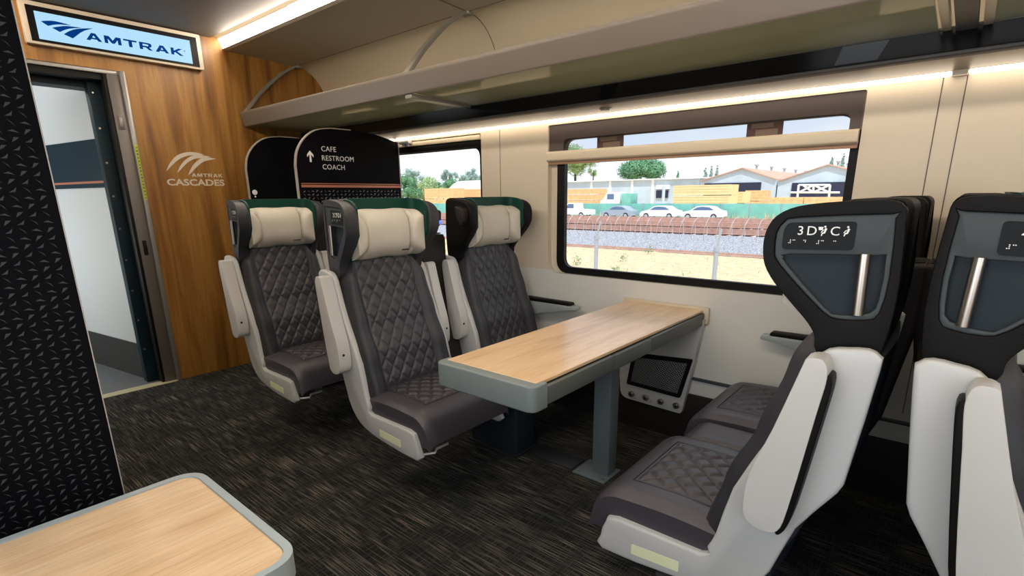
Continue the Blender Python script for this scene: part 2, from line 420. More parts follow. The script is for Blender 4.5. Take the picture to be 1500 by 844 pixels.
bm = B(); cyl(bm, (.95, YE+.156, 2.05), (.95, YE+.16, 2.05), .009, 12); obj('bolt', bm, 'steel', d1)
bm = B(); box(bm, 1.143, 1.175, YE-.002, YE+.006, 1.745, 1.835, .004); box(bm, 1.150, 1.168, YE-.006, YE+.002, 1.762, 1.818, .003, mi=1)
obj('door_switch', bm, ['door_grey', 'door_light'], d1)
bm = B(); box(bm, 1.148, 1.172, YE-.002, YE+.008, .93, 1.03, .004); obj('door_handle', bm, 'rubber', d1)
bm = B(); box(bm, .30, 1.2, YE-.03, YE+.06, 0, .006, .002); trim(bm, 'threshold')
bm = B(); box(bm, -.2, 1.35, YE+.06, 6.6, -.03, 0); struct('floor_vestibule', bm, 'vest_floor')
wl = lambda y: 1.09-.158*(y-4.4)
def vbox(z0, z1, d, mi):
    t = bmesh.new(); prism(t, [(wl(4.515), 4.515), (wl(6.5), 6.5), (wl(6.5)+.05, 6.5), (wl(4.515)+.05, 4.515)], 'z', z0, z1)
    for v in t.verts: v.co.x -= d
    merge(bm, t, mi)
bm = B(); vbox(0, 2.3, 0, 0); vbox(.0, .27, .006, 1); vbox(1.385, 1.70, .004, 2); vbox(1.415, 1.43, .0055, 3)
struct('wall_vestibule', bm, ['vest_white', 'vest_kick', 'vest_blue', 'copper'])
bm = B(); box(bm, -.2, 1.35, 6.55, 6.6, 0, 2.3); box(bm, -.25, -.2, YE+.04, 6.6, 0, 2.3); box(bm, 1.135, 1.35, YE+.04, 4.75, 0, 2.3); struct('wall_vestibule_back', bm, 'vest_white')
bm = B(); box(bm, -.25, 1.35, YE+.04, 6.6, 2.25, 2.3); struct('ceiling_vestibule', bm, 'vest_white')
bm = B(); box(bm, 1.203, 1.219, YE-.0195, YE-.0185, 1.30, 1.655)
for i in range(16):
    zz = 1.31+i*.0215; box(bm, 1.206+random.random()*.003, 1.2155, YE-.0200, YE-.0194, zz, zz+.005+random.random()*.006, mi=1)
obj('warning_tape', bm, ['tape', 'tape_print'], d1)
# ------------------------------------------------------------------ ceiling lights
for nm, fx, lb in (('ceiling_light', lambda x: x, 'long white linear light running along the right edge of the dark ceiling'), ('ceiling_light', mir, 'long white linear light on the far side of the dark ceiling')):
    r = thing(nm, lb, 'light', (0, 0, 0))
    bm = B(); L = [(fx(1.838), 2.408), (fx(1.866), 2.350), (fx(1.870), 2.352), (fx(1.845), 2.41)]; prism(bm, L, 'y', YB+.02, YE-.004); obj('diffuser', bm, 'led_top', r)
    bm = B(); L = [(fx(1.860), 2.348), (fx(1.885), 2.340), (fx(1.885), 2.42), (fx(1.874), 2.42), (fx(1.873), 2.354)]; prism(bm, L, 'y', YB+.02, YE-.002); obj('housing', bm, 'ceiling_side', r)
# window-side LED and soffit
r = thing('soffit_panel', 'polished beige soffit running above the windows, with a thin light line along its lower edge', 'panel')
bm = B(); prism(bm, [(2.404, 1.752), (2.418, 1.742), (2.424, 1.735), (2.560, 1.7165), (2.575, 1.722), (2.62, 1.722), (2.69, 1.798), (2.404, 1.798)], 'y', YB, YE-.005); obj('panel', bm, 'soffit_metal', r)
bm = B(); prism(bm, rpoly([(2.400, 1.757), (2.400, 1.738), (2.430, 1.733), (2.430, 1.745)], .005, 3), 'y', YB, YE-.005); obj('lip', bm, 'bracket_grey', r)
for i, (a, b) in enumerate(((YB, .062), (.110, 3.29), (3.33, YE-.01))):
    bm = B(); box(bm, 2.566, 2.590, a, b, 1.701, 1.716, .003); obj('light_strip', bm, 'led', r)
bm = B(); box(bm, 2.562, 2.594, .064, .108, 1.698, 1.718, .003); obj('clip', bm, 'blind_bar', r)
bm = B(); box(bm, 2.49, 2.52, 1.45, 1.52, 1.724, 1.732); cyl(bm, (2.50, 1.49, 1.726), (2.50, 1.49, 1.718), .022, 20); obj('speaker_disc', bm, 'brace_metal', r)
bm = B(); box(bm, 2.56, 2.6, 3.14, 3.25, 1.672, 1.70, .004); cyl(bm, (2.58, 3.17, 1.675), (2.58, 3.17, 1.655), .014, 12); cyl(bm, (2.58, 3.22, 1.675), (2.58, 3.22, 1.66), .012, 12)
tag(obj('ceiling_bracket', bm, 'white_plastic'), 'small white bracket under the light line by the wayfinding partition', 'bracket')
# ------------------------------------------------------------------ luggage rack
r = thing('luggage_rack', 'long overhead luggage rack with beige front rail and greenish glass floor', 'luggage rack', (0, 0, 0))
rail = rpoly([(1.945, 1.829), (1.958, 1.829), (1.963, 1.845), (1.952, 1.926), (1.940, 1.936), (1.922, 1.930), (1.920, 1.915)], .006, 3)
bm = B(); prism(bm, rail, 'y', YB, YE-.005); obj('rail', bm, 'rack_rail', r)
for a, b in ((2.44, YE-.01), (.16, 2.34), (YB, .02)):
    bm = B(); prism(bm, [(1.958, 1.833), (2.405, 1.820), (2.405, 1.829), (1.958, 1.842)], 'y', a, b); obj('glass_floor', bm, 'rack_glass', r)
bm = B(); prism(bm, [(2.403, 1.800), (2.69, 1.800), (2.69, 1.812), (2.403, 1.826)], 'y', YB, YE-.005); obj('back_shelf', bm, 'rack_rail', r)
bm = B(); prism(bm, [(2.400, 1.750), (2.403, 1.750), (2.403, 1.822), (2.400, 1.822)], 'y', YB, YE-.005); obj('display_band', bm, 'black_gloss', r)
bm = B(); prism(bm, rpoly([(2.395, 1.818), (2.404, 1.818), (2.404, 1.826), (2.395, 1.826)], .002, 2), 'y', YB, YE-.005); obj('band_trim', bm, 'bracket_grey', r)
for a, b in ((.292, .455), (1.36, 1.47)):
    bm = B(); prism(bm, [(a+.03, 1.757), (b, 1.757), (b-.02, 1.817), (a, 1.817)], 'x', 2.398, 2.400); obj('seat_display', bm, 'display_grey' if a < 1 else 'bezel', r)
for yb, w in ((4.285, .018), (2.375, .022), (.085, .022), (-2.2, .022)):
    arc = smooth_poly([(2.415, 2.330), (2.26, 2.235), (2.09, 2.085), (1.99, 1.975), (1.945, 1.925)], 5, False)
    bm = B(); L = [(x-.012, z) for x, z in arc]+[(x+.012, z-.006) for x, z in arc[::-1]]
    prism(bm, L, 'y', yb-w, yb+w, bev=.003, seg=2); obj('brace', bm, 'brace_metal', r)
    bm = B(); box(bm, 2.395, 2.44, yb-w-.012, yb+w+.012, 2.305, 2.330, .004); obj('brace_foot', bm, 'brace_metal', r)
    if yb < 4:
        bm = B(); box(bm, 1.955, 2.44, yb-.028, yb+.028, 1.809, 1.832, .004); obj('under_arm', bm, 'brace_metal' if yb > 2 else 'bracket_grey', r)
        for s in (-1, 1):
            if yb < 2: bm = B(); box(bm, 1.96, 2.41, yb+s*.052-.012, yb+s*.052+.012, 1.815, 1.84, .002); obj('glass_clamp', bm, 'blind_bar', r)
bm = B(); prism(bm, rpoly([(mir(x), z) for x, z in rail][::-1], 0), 'y', YB, YE-.005)
rl = thing('luggage_rack', 'luggage rack over the far side of the car above the patterned partition', 'luggage rack')
obj('rail', bm, 'rack_rail', rl)
bm = B(); box(bm, XL, mir(1.962), YB, YE-.005, 1.828, 1.838); obj('glass_floor', bm, 'rack_glass', rl)
# ------------------------------------------------------------------ window blind
r = thing('window_blind', 'half lowered brown sheer blind with a beige pull bar across the big window', 'blind')
bm = B(); prism(bm, rpoly([(2.572, 1.497), (2.600, 1.488), (2.612, 1.492), (2.612, 1.545), (2.600, 1.549), (2.574, 1.540)], .006, 3), 'y', .372, 1.921); obj('pull_bar', bm, 'blind_bar', r)
bm = B(); box(bm, 2.600, 2.606, .372, 1.921, 1.474, 1.479, .001); box(bm, 2.602, 2.605, .372, 1.921, 1.478, 1.49); obj('hem', bm, 'placard_text', r)
bm = B(); box(bm, 2.606, 2.607, .372, 1.921, 1.54, 1.692); obj('sheer', bm, 'blind_sheer', r)
bm = B(); hy = rpoly([(.412, 1.546), (1.826, 1.546), (1.826, 1.612), (.412, 1.612)], [0, 0, .055, .055], 6); prism(bm, [(.367, 1.545), (.367, 1.691), (1.923, 1.691), (1.923, 1.545)] , 'x', 2.612, 2.617, holes=[[(a, b+.0005) for a, b in hy]]); obj('header_panel', bm, 'header_brown', r)
for ya, yb in ((1.452, 1.615), (.668, .822)):
    bm = B(); box(bm, XW+.034, XW+.038, ya, yb, 1.52, 1.612, .001); box(bm, XW+.0325, XW+.034, ya+.04, yb-.02, 1.585, 1.604, mi=1); box(bm, XW+.0325, XW+.034, ya+.02, yb-.04, 1.545, 1.578, mi=1)
    tag(obj('window_placard', bm, ['placard', 'placard_text']), 'red-brown notice on the glass above the pull bar, '+('nearer the wooden wall' if ya > 1 else 'nearer the seat marked 3'), 'sign', 'notices on the big window')
r = thing('window_blind', 'rolled up blind with black bottom edge above the far window', 'blind')
bm = B(); box(bm, 2.596, 2.614, 2.47, 4.01, 1.655, 1.685, .004); obj('pull_bar', bm, 'blind_bar', r)
bm = B(); box(bm, 2.604, 2.616, 2.47, 4.01, 1.612, 1.656, .002); obj('roll_cover', bm, 'rubber', r)

# ================================================================== SIGNS
GLY = {'A': (1.15, [(0, 0), (.42, 1), (.73, 1), (1.15, 0), (.86, 0), (.78, .2), (.37, .2), (.29, 0)], [(.45, .40), (.70, .40), (.575, .72)]),
 'M': (1.28, [(0, 0), (0, 1), (.38, 1), (.64, .45), (.90, 1), (1.28, 1), (1.28, 0), (1.02, 0), (1.02, .62), (.74, .06), (.54, .06), (.26, .62), (.26, 0)], None),
 'T': (1.05, [(0, .78), (0, 1), (1.05, 1), (1.05, .78), (.66, .78), (.66, 0), (.39, 0), (.39, .78)], None),
 'R': (1.10, [(0, 0), (0, 1), (.80, 1), (.97, .92), (1.02, .72), (.96, .48), (.78, .38), (1.08, 0), (.76, 0), (.52, .33), (.26, .33), (.26, 0)], [(.26, .54), (.26, .79), (.68, .79), (.75, .73), (.75, .6), (.68, .54)]),
 'K': (1.10, [(0, 0), (0, 1), (.26, 1), (.26, .6), (.70, 1), (1.04, 1), (.56, .56), (1.1, 0), (.76, 0), (.38, .40), (.26, .30), (.26, 0)], None)}
GLY['R'] = (GLY['R'][0], GLY['R'][1], [(.27, .54), (.27, .79), (.68, .79), (.75, .73), (.75, .6), (.68, .54)])
def wordmark(s_, x0, z0, h, width, y, m, parent):
    tot = sum(GLY[c][0] for c in s_)+.2*(len(s_)-1); kx = width/tot; x = x0; bm = B()
    for c in s_:
        wd, L, hole = GLY[c]; f = lambda Q: [(x+a*kx, z0+b*h) for a, b in Q]
        prism(bm, f(L), 'y', y-.001, y, holes=[f(hole)] if hole else ()); x += (wd+.2)*kx
    return obj('lettering', bm, m, parent, flat=True)
r = thing('information_display', 'wide lit information screen with blue rail logo above the doorway', 'screen', (0, 0, 0))
ys = YE-.05
def fr(pts): return [(at(x, y, 'y', ys).x, at(x, y, 'y', ys).z) for x, y in pts]
x0, x1, z0, z1 = .765, 1.700, 2.175, 2.400
bm = B(); prism(bm, rpoly([(x0, z0), (x1, z0), (x1, z1), (x0, z1)], .012, 4), 'y', ys, YE-.001, bev=.004); obj('frame', bm, 'screen_frame', r)
bm = B(); box(bm, .790, 1.672, ys-.003, ys+.002, 2.190, 2.376); obj('bezel', bm, 'bezel', r)
bm = B(); box(bm, .824, 1.628, ys-.005, ys-.002, 2.204, 2.349); obj('screen', bm, 'screen', r)
c5 = lambda L: [(a/5, b/5) for a, b in L]
sw = [smooth_poly(c5([(297, 156), (345, 153), (405, 157), (520, 187)]), 3, False)+smooth_poly(c5([(440, 181), (400, 182), (350, 191)]), 3, False),
      smooth_poly(c5([(380, 204), (430, 196), (490, 192), (600, 206)]), 3, False)+smooth_poly(c5([(540, 208), (500, 213), (470, 222), (437, 236)]), 3, False),
      smooth_poly(c5([(466, 252), (500, 232), (545, 216), (600, 210), (680, 209)]), 3, False)+smooth_poly(c5([(620, 225), (590, 240), (560, 262), (533, 283)]), 3, False)]
bm = B()
for s in sw: prism(bm, fr(s), 'y', ys-.0062, ys-.0052)
obj('logo', bm, 'logo_blue', r)
wordmark('AMTRAK', 1.047, 2.243, .042, .53, ys-.0052, 'logo_blue', r)
text('mark', '®', .009, plane_mtx((1.582, ys-.0055, 2.272), (1, 0, 0), (0, 0, 1)), 'logo_blue', r)
r = thing('wall_logo', 'cream mountain logo with lettering on the wood wall', 'logo', (0, 0, 0))
k3 = lambda L: [(at(a/2.8125, b/2.8125, 'y', YE).x, at(a/2.8125, b/2.8125, 'y', YE).z) for a, b in L]
for L in ([(685, 706), (700, 672), (730, 640), (772, 627), (810, 629), (840, 638)], [(800, 640), (772, 642), (735, 658), (705, 685)]), \
         ([(730, 712), (748, 675), (782, 646), (820, 638), (868, 647)], [(830, 652), (800, 655), (770, 672), (745, 698)]), \
         ([(775, 722), (792, 685), (820, 657), (850, 648), (890, 655)], [(860, 660), (835, 668), (808, 690), (788, 712)]):
    bm = B(); prism(bm, smooth_poly(k3(L[0]), 3, False)+smooth_poly(k3(L[1]), 3, False), 'y', YE-.003, YE-.0005); obj('peak', bm, 'logo_cream', r)
wordmark('AMTRAK', 1.525, 1.457, .024, .21, YE-.001, 'logo_cream', r)
text('lettering', 'CASCADES', .046, plane_mtx((1.360, YE-.002, 1.395), (1, 0, 0), (0, 0, 1)), 'logo_cream', r, bold=.028, width=.38)

# ================================================================== PARTITIONS
SH = [[(-.5, .42), (.12, .02), (.38, -.48), (.0, -.02)], [(-.62, -.02), (.0, .2), (.62, -.2), (.0, -.08)], [(-.42, -.38), (-.1, .3), (.5, .32), (.12, -.02)], [(-.52, -.3), (.0, -.02), (.42, .34), (.22, -.26)]]
def marks(bm, x0, x1, z0, z1, y, dx, dz, mi):
    nx, nz = int((x1-x0)/dx), int((z1-z0)/dz)
    for j in range(nz):
        for i in range(nx):
            cx, cz = x0+dx*(i+.5), z0+dz*(j+.5); s = SH[(i+j*3) % 4]
            vs = [bm.verts.new((cx+a*dx*.66, y, cz+b*dz*.95)) for a, b in s]
            bm.faces.new(vs).material_index = mi
bm = B(); box(bm, XL+.01, .2245, 1.300, 1.318, .002, 2.10)
marks(bm, XL+.02, .222, .02, 2.08, 1.2993, .0188, .0142, 1)
r = thing('patterned_partition', 'tall black partition covered with small grey arrowhead marks, behind the front table', 'partition', (0, 0, 0))
obj('panel', bm, ['panel_black', 'panel_mark'], r, flat=True)
bm = B(); box(bm, .2245, .2265, 1.298, 1.320, .002, 2.10, .001); obj('edge_trim', bm, 'panel_edge', r)
def partition(y, label, sign):
    r = thing('rounded_partition', label, 'partition', (0, 0, 0))
    L = [(1.782, .002), (1.782, 1.50)] + smooth_poly([(1.782, 1.50), (1.80, 1.585), (1.855, 1.665), (1.94, 1.722), (2.05, 1.742)], 4, False)[1:] + [(2.20, 1.742), (2.38, 1.735), (2.398, 1.732), (2.43, 1.727), (2.56, 1.696), (2.596, 1.692), (2.596, .002)]
    edge = [p for p in L if p[0] < 2.3]
    bm = B(); prism(bm, L, 'y', y, y+.02)
    ms = ['panel_black', 'copper', 'cafe_mark', 'display_grey']
    if sign:
        box(bm, 1.80, 2.59, y-.0008, y, 1.368, 1.384, mi=1); box(bm, 1.80, 2.59, y-.0008, y, 1.390, 1.395, mi=1)
        marks(bm, 1.80, 2.59, .05, 1.355, y-.0006, .030, .0225, 2)
    obj('panel', bm, ms, r, flat=True)
    bm = B()
    path = [(a, y+.01, b) for a, b in edge]
    for a, b in zip(edge, edge[1:]):
        d = Vector((b[0]-a[0], b[1]-a[1])); 
        if d.length < 1e-4: continue
        n = Vector((-d.y, d.x)).normalized()*.006
        prism(bm, [(a[0], a[1]), (b[0], b[1]), (b[0]+n.x, b[1]+n.y), (a[0]+n.x, a[1]+n.y)], 'y', y-.002, y+.022)
    box(bm, 2.590, 2.598, y-.003, y+.023, .002, 1.69)
    obj('edge_trim', bm, 'panel_edge', r)
    return r
r = partition(3.30, 'black rounded wayfinding partition reading cafe, restroom and coach beside the far window', True)
yy = 3.2995
for s, px, py in (('CAFE', 471, 221.5), ('RESTROOM', 472, 235), ('COACH', 473, 248)):
    p = at(px, py, 'y', yy); text('lettering', s, .032, plane_mtx((p.x, yy, p.z), (1, 0, 0), (0, 0, 1)), 'print_white', r, space=1.05)
bm = B(); ax, az = at(454.5, 229, 'y', yy).x, at(454.5, 229, 'y', yy).z
prism(bm, [(ax-.006, az-.035), (ax+.006, az-.035), (ax+.006, az+.012), (ax+.022, az-.006), (ax+.022, az+.010), (ax, az+.035), (ax-.022, az+.010), (ax-.022, az-.006), (ax-.006, az+.012)], 'y', yy-.001, yy)
obj('arrow', bm, 'print_white', r)
r = partition(4.0, 'plain black rounded partition standing between the wood wall and the wayfinding partition', False)
bm = B(); cyl(bm, (1.815, 3.999, 1.345), (1.815, 3.996, 1.345), .018, 20); cyl(bm, (1.815, 3.999, 1.315), (1.815, 3.996, 1.315), .006, 8); obj('symbol', bm, 'print_white', r)

# ================================================================== SEATS
WING = [(.202, .963), (.209, .997), (.225, 1.025), (.261, 1.065), (.298, 1.107), (.321, 1.145), (.328, 1.184), (.325, 1.219), (.308, 1.250), (.268, 1.270), (.194, 1.279), (.115, 1.281), (.09, 1.27), (.083, 1.24), (.076, 1.07), (.098, .93), (.15, .92)]
INS = [(.305, 1.176), (.305, 1.215), (.292, 1.238), (.266, 1.247), (.106, 1.255), (.100, 1.247), (.094, 1.131), (.101, 1.057), (.121, 1.041), (.171, 1.038), (.202, 1.053), (.272, 1.124), (.300, 1.158)]
REC = [(.286, 1.163), (.277, 1.170), (.125, 1.173), (.106, 1.168), (.106, 1.085), (.118, 1.055), (.172, 1.046), (.199, 1.060), (.280, 1.147)]
SF = [(.40, .395), (.44, .380), (.60, .338), (.75, .278), (.90, .232), (1.0, .208), (1.1, .198), (1.29, .185)]   # backrest front, by height
SR = [(.40, .235), (.53, .185), (.66, .125), (.75, .108), (.95, .09), (1.29, .088)]
SHELL = [(.700, .240), (.708, .285), (.692, .340), (.652, .366), (.40, .367), (.385, .395), (.366, .445), (.336, .587), (.268, .745), (.228, .85), (.200, .945), (.175, .978), (.140, .986), (.105, .990), (.082, .978), (.080, .945), (.104, .718), (.118, .655), (.188, .535), (.230, .394), (.275, .325), (.34, .285), (.46, .258)]
ARM = [(.208, .950), (.202, .968), (.185, .974), (.168, .968), (.160, .935), (.170, .85), (.198, .62), (.214, .555), (.250, .543), (.284, .560), (.292, .60), (.285, .68), (.248, .80)]
PAD = [(.168, .925), (.160, .940), (.150, .925), (.158, .84), (.188, .61), (.204, .553), (.218, .548), (.210, .60), (.180, .80)]
def seg_dist(v): return abs(v-round(v))
def quilt(u, v, nu, nv, amp):
    a = u*nu+v*nv; b = u*nu-v*nv; d = min(seg_dist(a), seg_dist(b))*2
    return amp*(1-max(0, 1-d*1.7)**2)
def neg(L): return [(-s, z) for s, z in L]
def make_seat(label, x, y0, facing, group, aisle=0, sign='', wallarm=0, full=True):
    """facing -1: towards the rear of the car (-y), +1: towards the end wall. aisle/wallarm: local x sign of those sides"""
    r = thing('train_seat', label, 'seat', (x, y0, 0), 0 if facing < 0 else pi, group)
    sx = lambda s, a, b: (min(s*a, s*b), max(s*a, s*b))
    # cushion with rolled front
    def cf(side):
        def f(u, v):
            X = -.25+.5*u; e = abs(2*u-1)
            t = v; s = .30+.462*t
            z = .445+.012*sin(pi*min(1, t/.9))-.002
            if t > .78: q = (t-.78)/.22; z -= .145*(1-sqrt(max(0, 1-q**2.2)))*.9; s = .30+.462*(.78+.22*q)
            z -= .022*max(0, (e-.86)/.14)**2; X *= 1-.012*max(0, (t-.8)/.2)
            if side: return (X*.985, -min(s, .735), .30)
            return (X, -s, z)
        return f
    bm = B(); slab(bm, cf(0), cf(1), 24, 26); obj('seat_cushion', bm, 'leather', r, sharp=50)
    def qc(side):
        def f(u, v):
            X = -.158+.316*u; s = .36+.285*v; t = (s-.30)/.462; z = .443+.012*sin(pi*min(1, t/.9))
            m = min(u, 1-u, v, 1-v); return (X, -s, z+(.0005+min(1, m*22)*quilt(u, v, 4.5, 3.6, .0090) if not side else -.004))
        return f
    bm = B(); slab(bm, qc(0), qc(1), 76, 76); obj('quilted_panel', bm, 'leather_quilt', r, sharp=60)
    bm = B(); tube(bm, [(-.165, -.36, .4515), (-.165, -.45, .4545), (-.165, -.55, .4545), (-.165, -.655, .4495), (.165, -.655, .4495), (.165, -.55, .4545), (.165, -.45, .4545), (.165, -.36, .4515)], .0022, 5)
    obj('piping', bm, 'leather_side', r)
    # backrest
    def hw(z): return lerp([(.40, .248), (.60, .248), (.80, .240), (.95, .226), (1.02, .185), (1.29, .165)], z)
    def bf(side):
        def f(u, v):
            z = .405+.87*v; X = (2*u-1)*hw(z); e = abs(X); 
            if side: return (X*.97, -lerp(SR, z), z)
            bol = .030*max(0, min(1, (e-.158)/.03))*(1-max(0, (z-.95)/.12) if z > .95 else 1)
            edge = .05*max(0, (e/hw(z)-.88)/.12)**2
            s = lerp(SF, z)+max(0, bol)-edge
            return (X, -s, z)
        return f
    bm = B(); slab(bm, bf(0), bf(1), 40, 44); obj('backrest', bm, 'leather_side', r, sharp=60)
    def qb(side):
        def f(u, v):
            z = .462+.583*v; X = -.160+.320*u; m = min(u, 1-u, v, 1-v)
            return (X, -(lerp(SF, z)+(.001+min(1, m*24)*quilt(u, v, 5, 7.0, .0078) if not side else -.005)), z)
        return f
    bm = B(); slab(bm, qb(0), qb(1), 84, 130); obj('quilted_panel', bm, 'leather_quilt', r, sharp=60)
    # headrest shell: two wings and a back
    n_head = len(bpy.data.objects)
    bm = B(); wo = smooth_poly(WING, 3)
    for s in (-1, 1):
        a, b = (.198, .240) if s == aisle else (.198, .262)
        prism(bm, neg(wo), 'x', *sx(s, a, b), bev=.014 if s != aisle else .008, seg=4)
        if s == aisle:
            prism(bm, neg(wo), 'x', *sx(s, .232, .262), bev=.010, seg=4, holes=[neg(smooth_poly(INS, 2))])
    box(bm, -.215, .215, -.20, -.085, .955, 1.283, .022, 4)
    obj('headrest', bm, 'black_leather' if facing > 0 or aisle == 0 or sign[0] == '4' else 'leather_side', r, sharp=50)
    # green lining: U in plan
    def up(t, off):
        """plan path of the lining, t in -1..1 -> (x, s) with inward offset"""
        a = abs(t); sg = 1 if t > 0 else -1
        if a < .62: return (sg*a/.62*.158, .203+off)
        if a < .8:
            th = (a-.62)/.18*pi/2; R = .036; return (sg*(.158+sin(th)*(R-off)), .203+R-cos(th)*(R-off))
        return (sg*(.194-off), .239+(a-.8)/.2*.070)
    def wz(s):
        """wing height range at forward distance s"""
        lo = [z for (q, z), (q2, z2) in zip(WING, WING[1:]) if 0]
        return None
    def lining(off, back):
        def f(u, v):
            t = 2*u-1; x, s = up(t, off)
            zl = lerp([(.20, 1.015), (.225, 1.035), (.261, 1.075), (.298, 1.118), (.312, 1.14)], s); zh = lerp([(.20, 1.286), (.268, 1.278), (.30, 1.262), (.312, 1.245)], s)
            return (x, -s, zl+(zh-zl-(.014 if facing > 0 else 0))*v)
        return f
    bm = B(); slab(bm, lining(.008, 0), lining(-.004, 1), 40, 12); obj('headrest_lining', bm, 'green_leather', r, sharp=60)
    def pil(side):
        def f(u, v):
            t = (2*u-1)*.955; x, s = up(t, .012)
            e = abs(2*u-1); pv = 1-abs(2*v-1)**3.2; crease = 1-.55*math.exp(-((e-.53)/.035)**2)
            pe = sqrt(max(0, 1-max(0, (e-.80)/.20)**2.4))
            th = (.056 if facing < 0 else .026)*pv*pe*crease*(1.12 if e > .53 else .95)+.004
            hh = .106*(1-.30*max(0, (e-.75)/.25)**2)*(1-.02*cos(e*9))
            z = 1.135+(2*v-1)*hh-.004*e
            if side: x, s = up(t, .009); return (x, -s, z)
            x2, s2 = up(t, .012+th); 
            if e < .6: return (x, -(s+th), z)
            x2, s2 = up(min(.8, abs(t))*(1 if t > 0 else -1), .012)
            # outward direction turns with the path
            th2 = max(0, min(1, (abs(t)-.62)/.18))*pi/2*.85; sg = 1 if t > 0 else -1
            return (x-sg*sin(th2)*th, -(s+cos(th2)*th*.75+.010*pe*pv), z)
        return f
    bm = B(); slab(bm, pil(0), pil(1), 72, 24); po = obj('head_pillow', bm, 'pillow_leather', r, sharp=70)
    bm = B(); box(bm, .062, .102, -.2745, -.271, 1.056, 1.061); obj('maker_tag', bm, 'rubber', po)
    # white side shells and armrests folded up
    so = smooth_poly(SHELL, 2)
    for s in (-1, 1):
        bm = B(); prism(bm, neg(so), 'x', *sx(s, .236, .268), bev=.011, seg=3); sh = obj('side_shell', bm, 'white_plastic', r, sharp=50)
        if s == aisle or full:
            bm = B(); prism(bm, neg(rpoly([(.455, .282), (.60, .272), (.60, .305), (.455, .315)], .004, 2)), 'x', *sx(s, .2675, .2692)); o = obj('glow_strip', bm, 'glow_strip', sh); o['label'] = 'pale yellow-green strip'
        if s == wallarm:
            bm = B(); prism(bm, neg(rpoly([(.16, .60), (.30, .585), (.56, .640), (.635, .650), (.63, .672), (.18, .672)], .01, 4)), 'x', *sx(s, .272, .318), bev=.005, seg=2); a_ = obj('armrest', bm, 'rim_grey', r)
            bm = B(); prism(bm, neg(rpoly([(.16, .672), (.595, .672), (.590, .690), (.16, .694)], .008, 3)), 'x', *sx(s, .270, .320), bev=.006, seg=2); obj('arm_pad', bm, 'black_leather', a_)
            continue
        w0, w1 = (.272, .332) if s == aisle else (.270, .322)
        bm = B(); prism(bm, neg(smooth_poly(ARM, 3)), 'x', *sx(s, w0, w1), bev=.010, seg=4); a_ = obj('armrest', bm, 'white_plastic_arm', r, sharp=50)
        bm = B(); prism(bm, neg(smooth_poly(PAD, 3)), 'x', *sx(s, w0+.003, w1-.003), bev=.007, seg=3); obj('arm_pad', bm, 'black_leather', a_, sharp=50)
        bm = B(); xm = s*(w0+w1)/2; cyl(bm, (xm+s*.006, -.280, .635), (xm+s*.006, -.2925, .633), .0058, 12); obj('screw_hole', bm, 'rubber', a_)
    # outer back between the shells
    def ob(side):
        def f(u, v):
            z = .36+.60*v; X = (2*u-1)*.238; return (X, -(lerp(SR, z)+(.03 if side else -.004-.012*cos((2*u-1)*pi/2))), z)
        return f
    bm = B(); slab(bm, ob(0), ob(1), 14, 20); obj('outer_back', bm, 'slate_dark' if facing > 0 else 'black_leather', r, sharp=60)
    if aisle:
        bm = B(); prism(bm, neg(smooth_poly(INS, 2)), 'x', *sx(aisle, .246, .258), bev=.003, seg=2, holes=[neg(smooth_poly(REC, 2))]); hp = obj('handle_surround', bm, 'slate_plastic', r, sharp=50)
        bm = B(); prism(bm, neg(smooth_poly(INS, 2)), 'x', *sx(aisle, .2405, .2425)); obj('recess', bm, 'slate_dark', hp)
        bm = B(); cyl(bm, (aisle*.257, -.141, 1.176), (aisle*.257, -.137, 1.050), .0105, 24); gh = obj('grab_handle', bm, 'steel', r)
        # sign plate
        xo = aisle*.2585; mirror = 1
        bm = B(); prism(bm, neg(rpoly([(.162, 1.182), (.292, 1.180), (.292, 1.222), (.284, 1.236), (.162, 1.240)], .009, 4)), 'x', *sx(aisle, .2575, .2595)); pl = obj('seat_number_plate', bm, 'plate_dark', r)
        # reading direction: seen from outside. local +x side reads towards... 
        xd = (0, 1, 0) if aisle > 0 else (0, -1, 0)
        def T(s, d, z, h, w=None, sp=1.): # d: distance from the left end of the plate
            yl = -.290+d if aisle > 0 else -.164-d
            return text('lettering', s, h, plane_mtx((aisle*.2598, yl, z), xd, (0, 0, 1)), 'print_white', pl, thick=.0006, width=w, space=sp)
        def icon(d, z, table):
            yl = (lambda q: -.290+d+q) if aisle > 0 else (lambda q: -.164-d-q)
            bm = B(); A = aisle*.2597; Bx = aisle*.2601; lo, hi = min(A, Bx), max(A, Bx)
            g = lambda L: [(yl(a), z+b) for a, b in L]
            cyl(bm, (A, yl(.0125), z+.0155), (Bx, yl(.0125), z+.0155), .0020, 10)
            prism(bm, g([(.0135, .013), (.0165, .0115), (.0135, .002), (.0095, .001), (.0085, -.003), (.0065, -.003), (.0078, .0035), (.0112, .0045), (.0120, .0120)]), 'x', lo, hi)
            prism(bm, g([(.0100, .010), (.0110, .0085), (.0065, .0030), (.0055, .0042)]), 'x', lo, hi)
            if table: prism(bm, g([(.0005, .0150), (.0095, .0150), (.0085, .0085), (.0015, .0085)]), 'x', lo, hi)
            obj('pictogram', bm, 'print_white', pl)
        def braille(groups):
            bm = B(); A = aisle*.2596; Bx = aisle*.2601
            for d, dots in groups:
                for a, b in dots:
                    yl = -.290+d+a if aisle > 0 else -.164-d-a
                    cyl(bm, (A, yl, 1.197+b), (Bx, yl, 1.197+b), .0011, 6)
            obj('braille', bm, 'print_white', pl)
        n, a, b = sign
        T(n, .025, 1.211, .0180); T(a, .0425, 1.211, .0180); icon(.061, 1.213, True)
        T(b, .084, 1.211, .0180); icon(.101, 1.213, False)
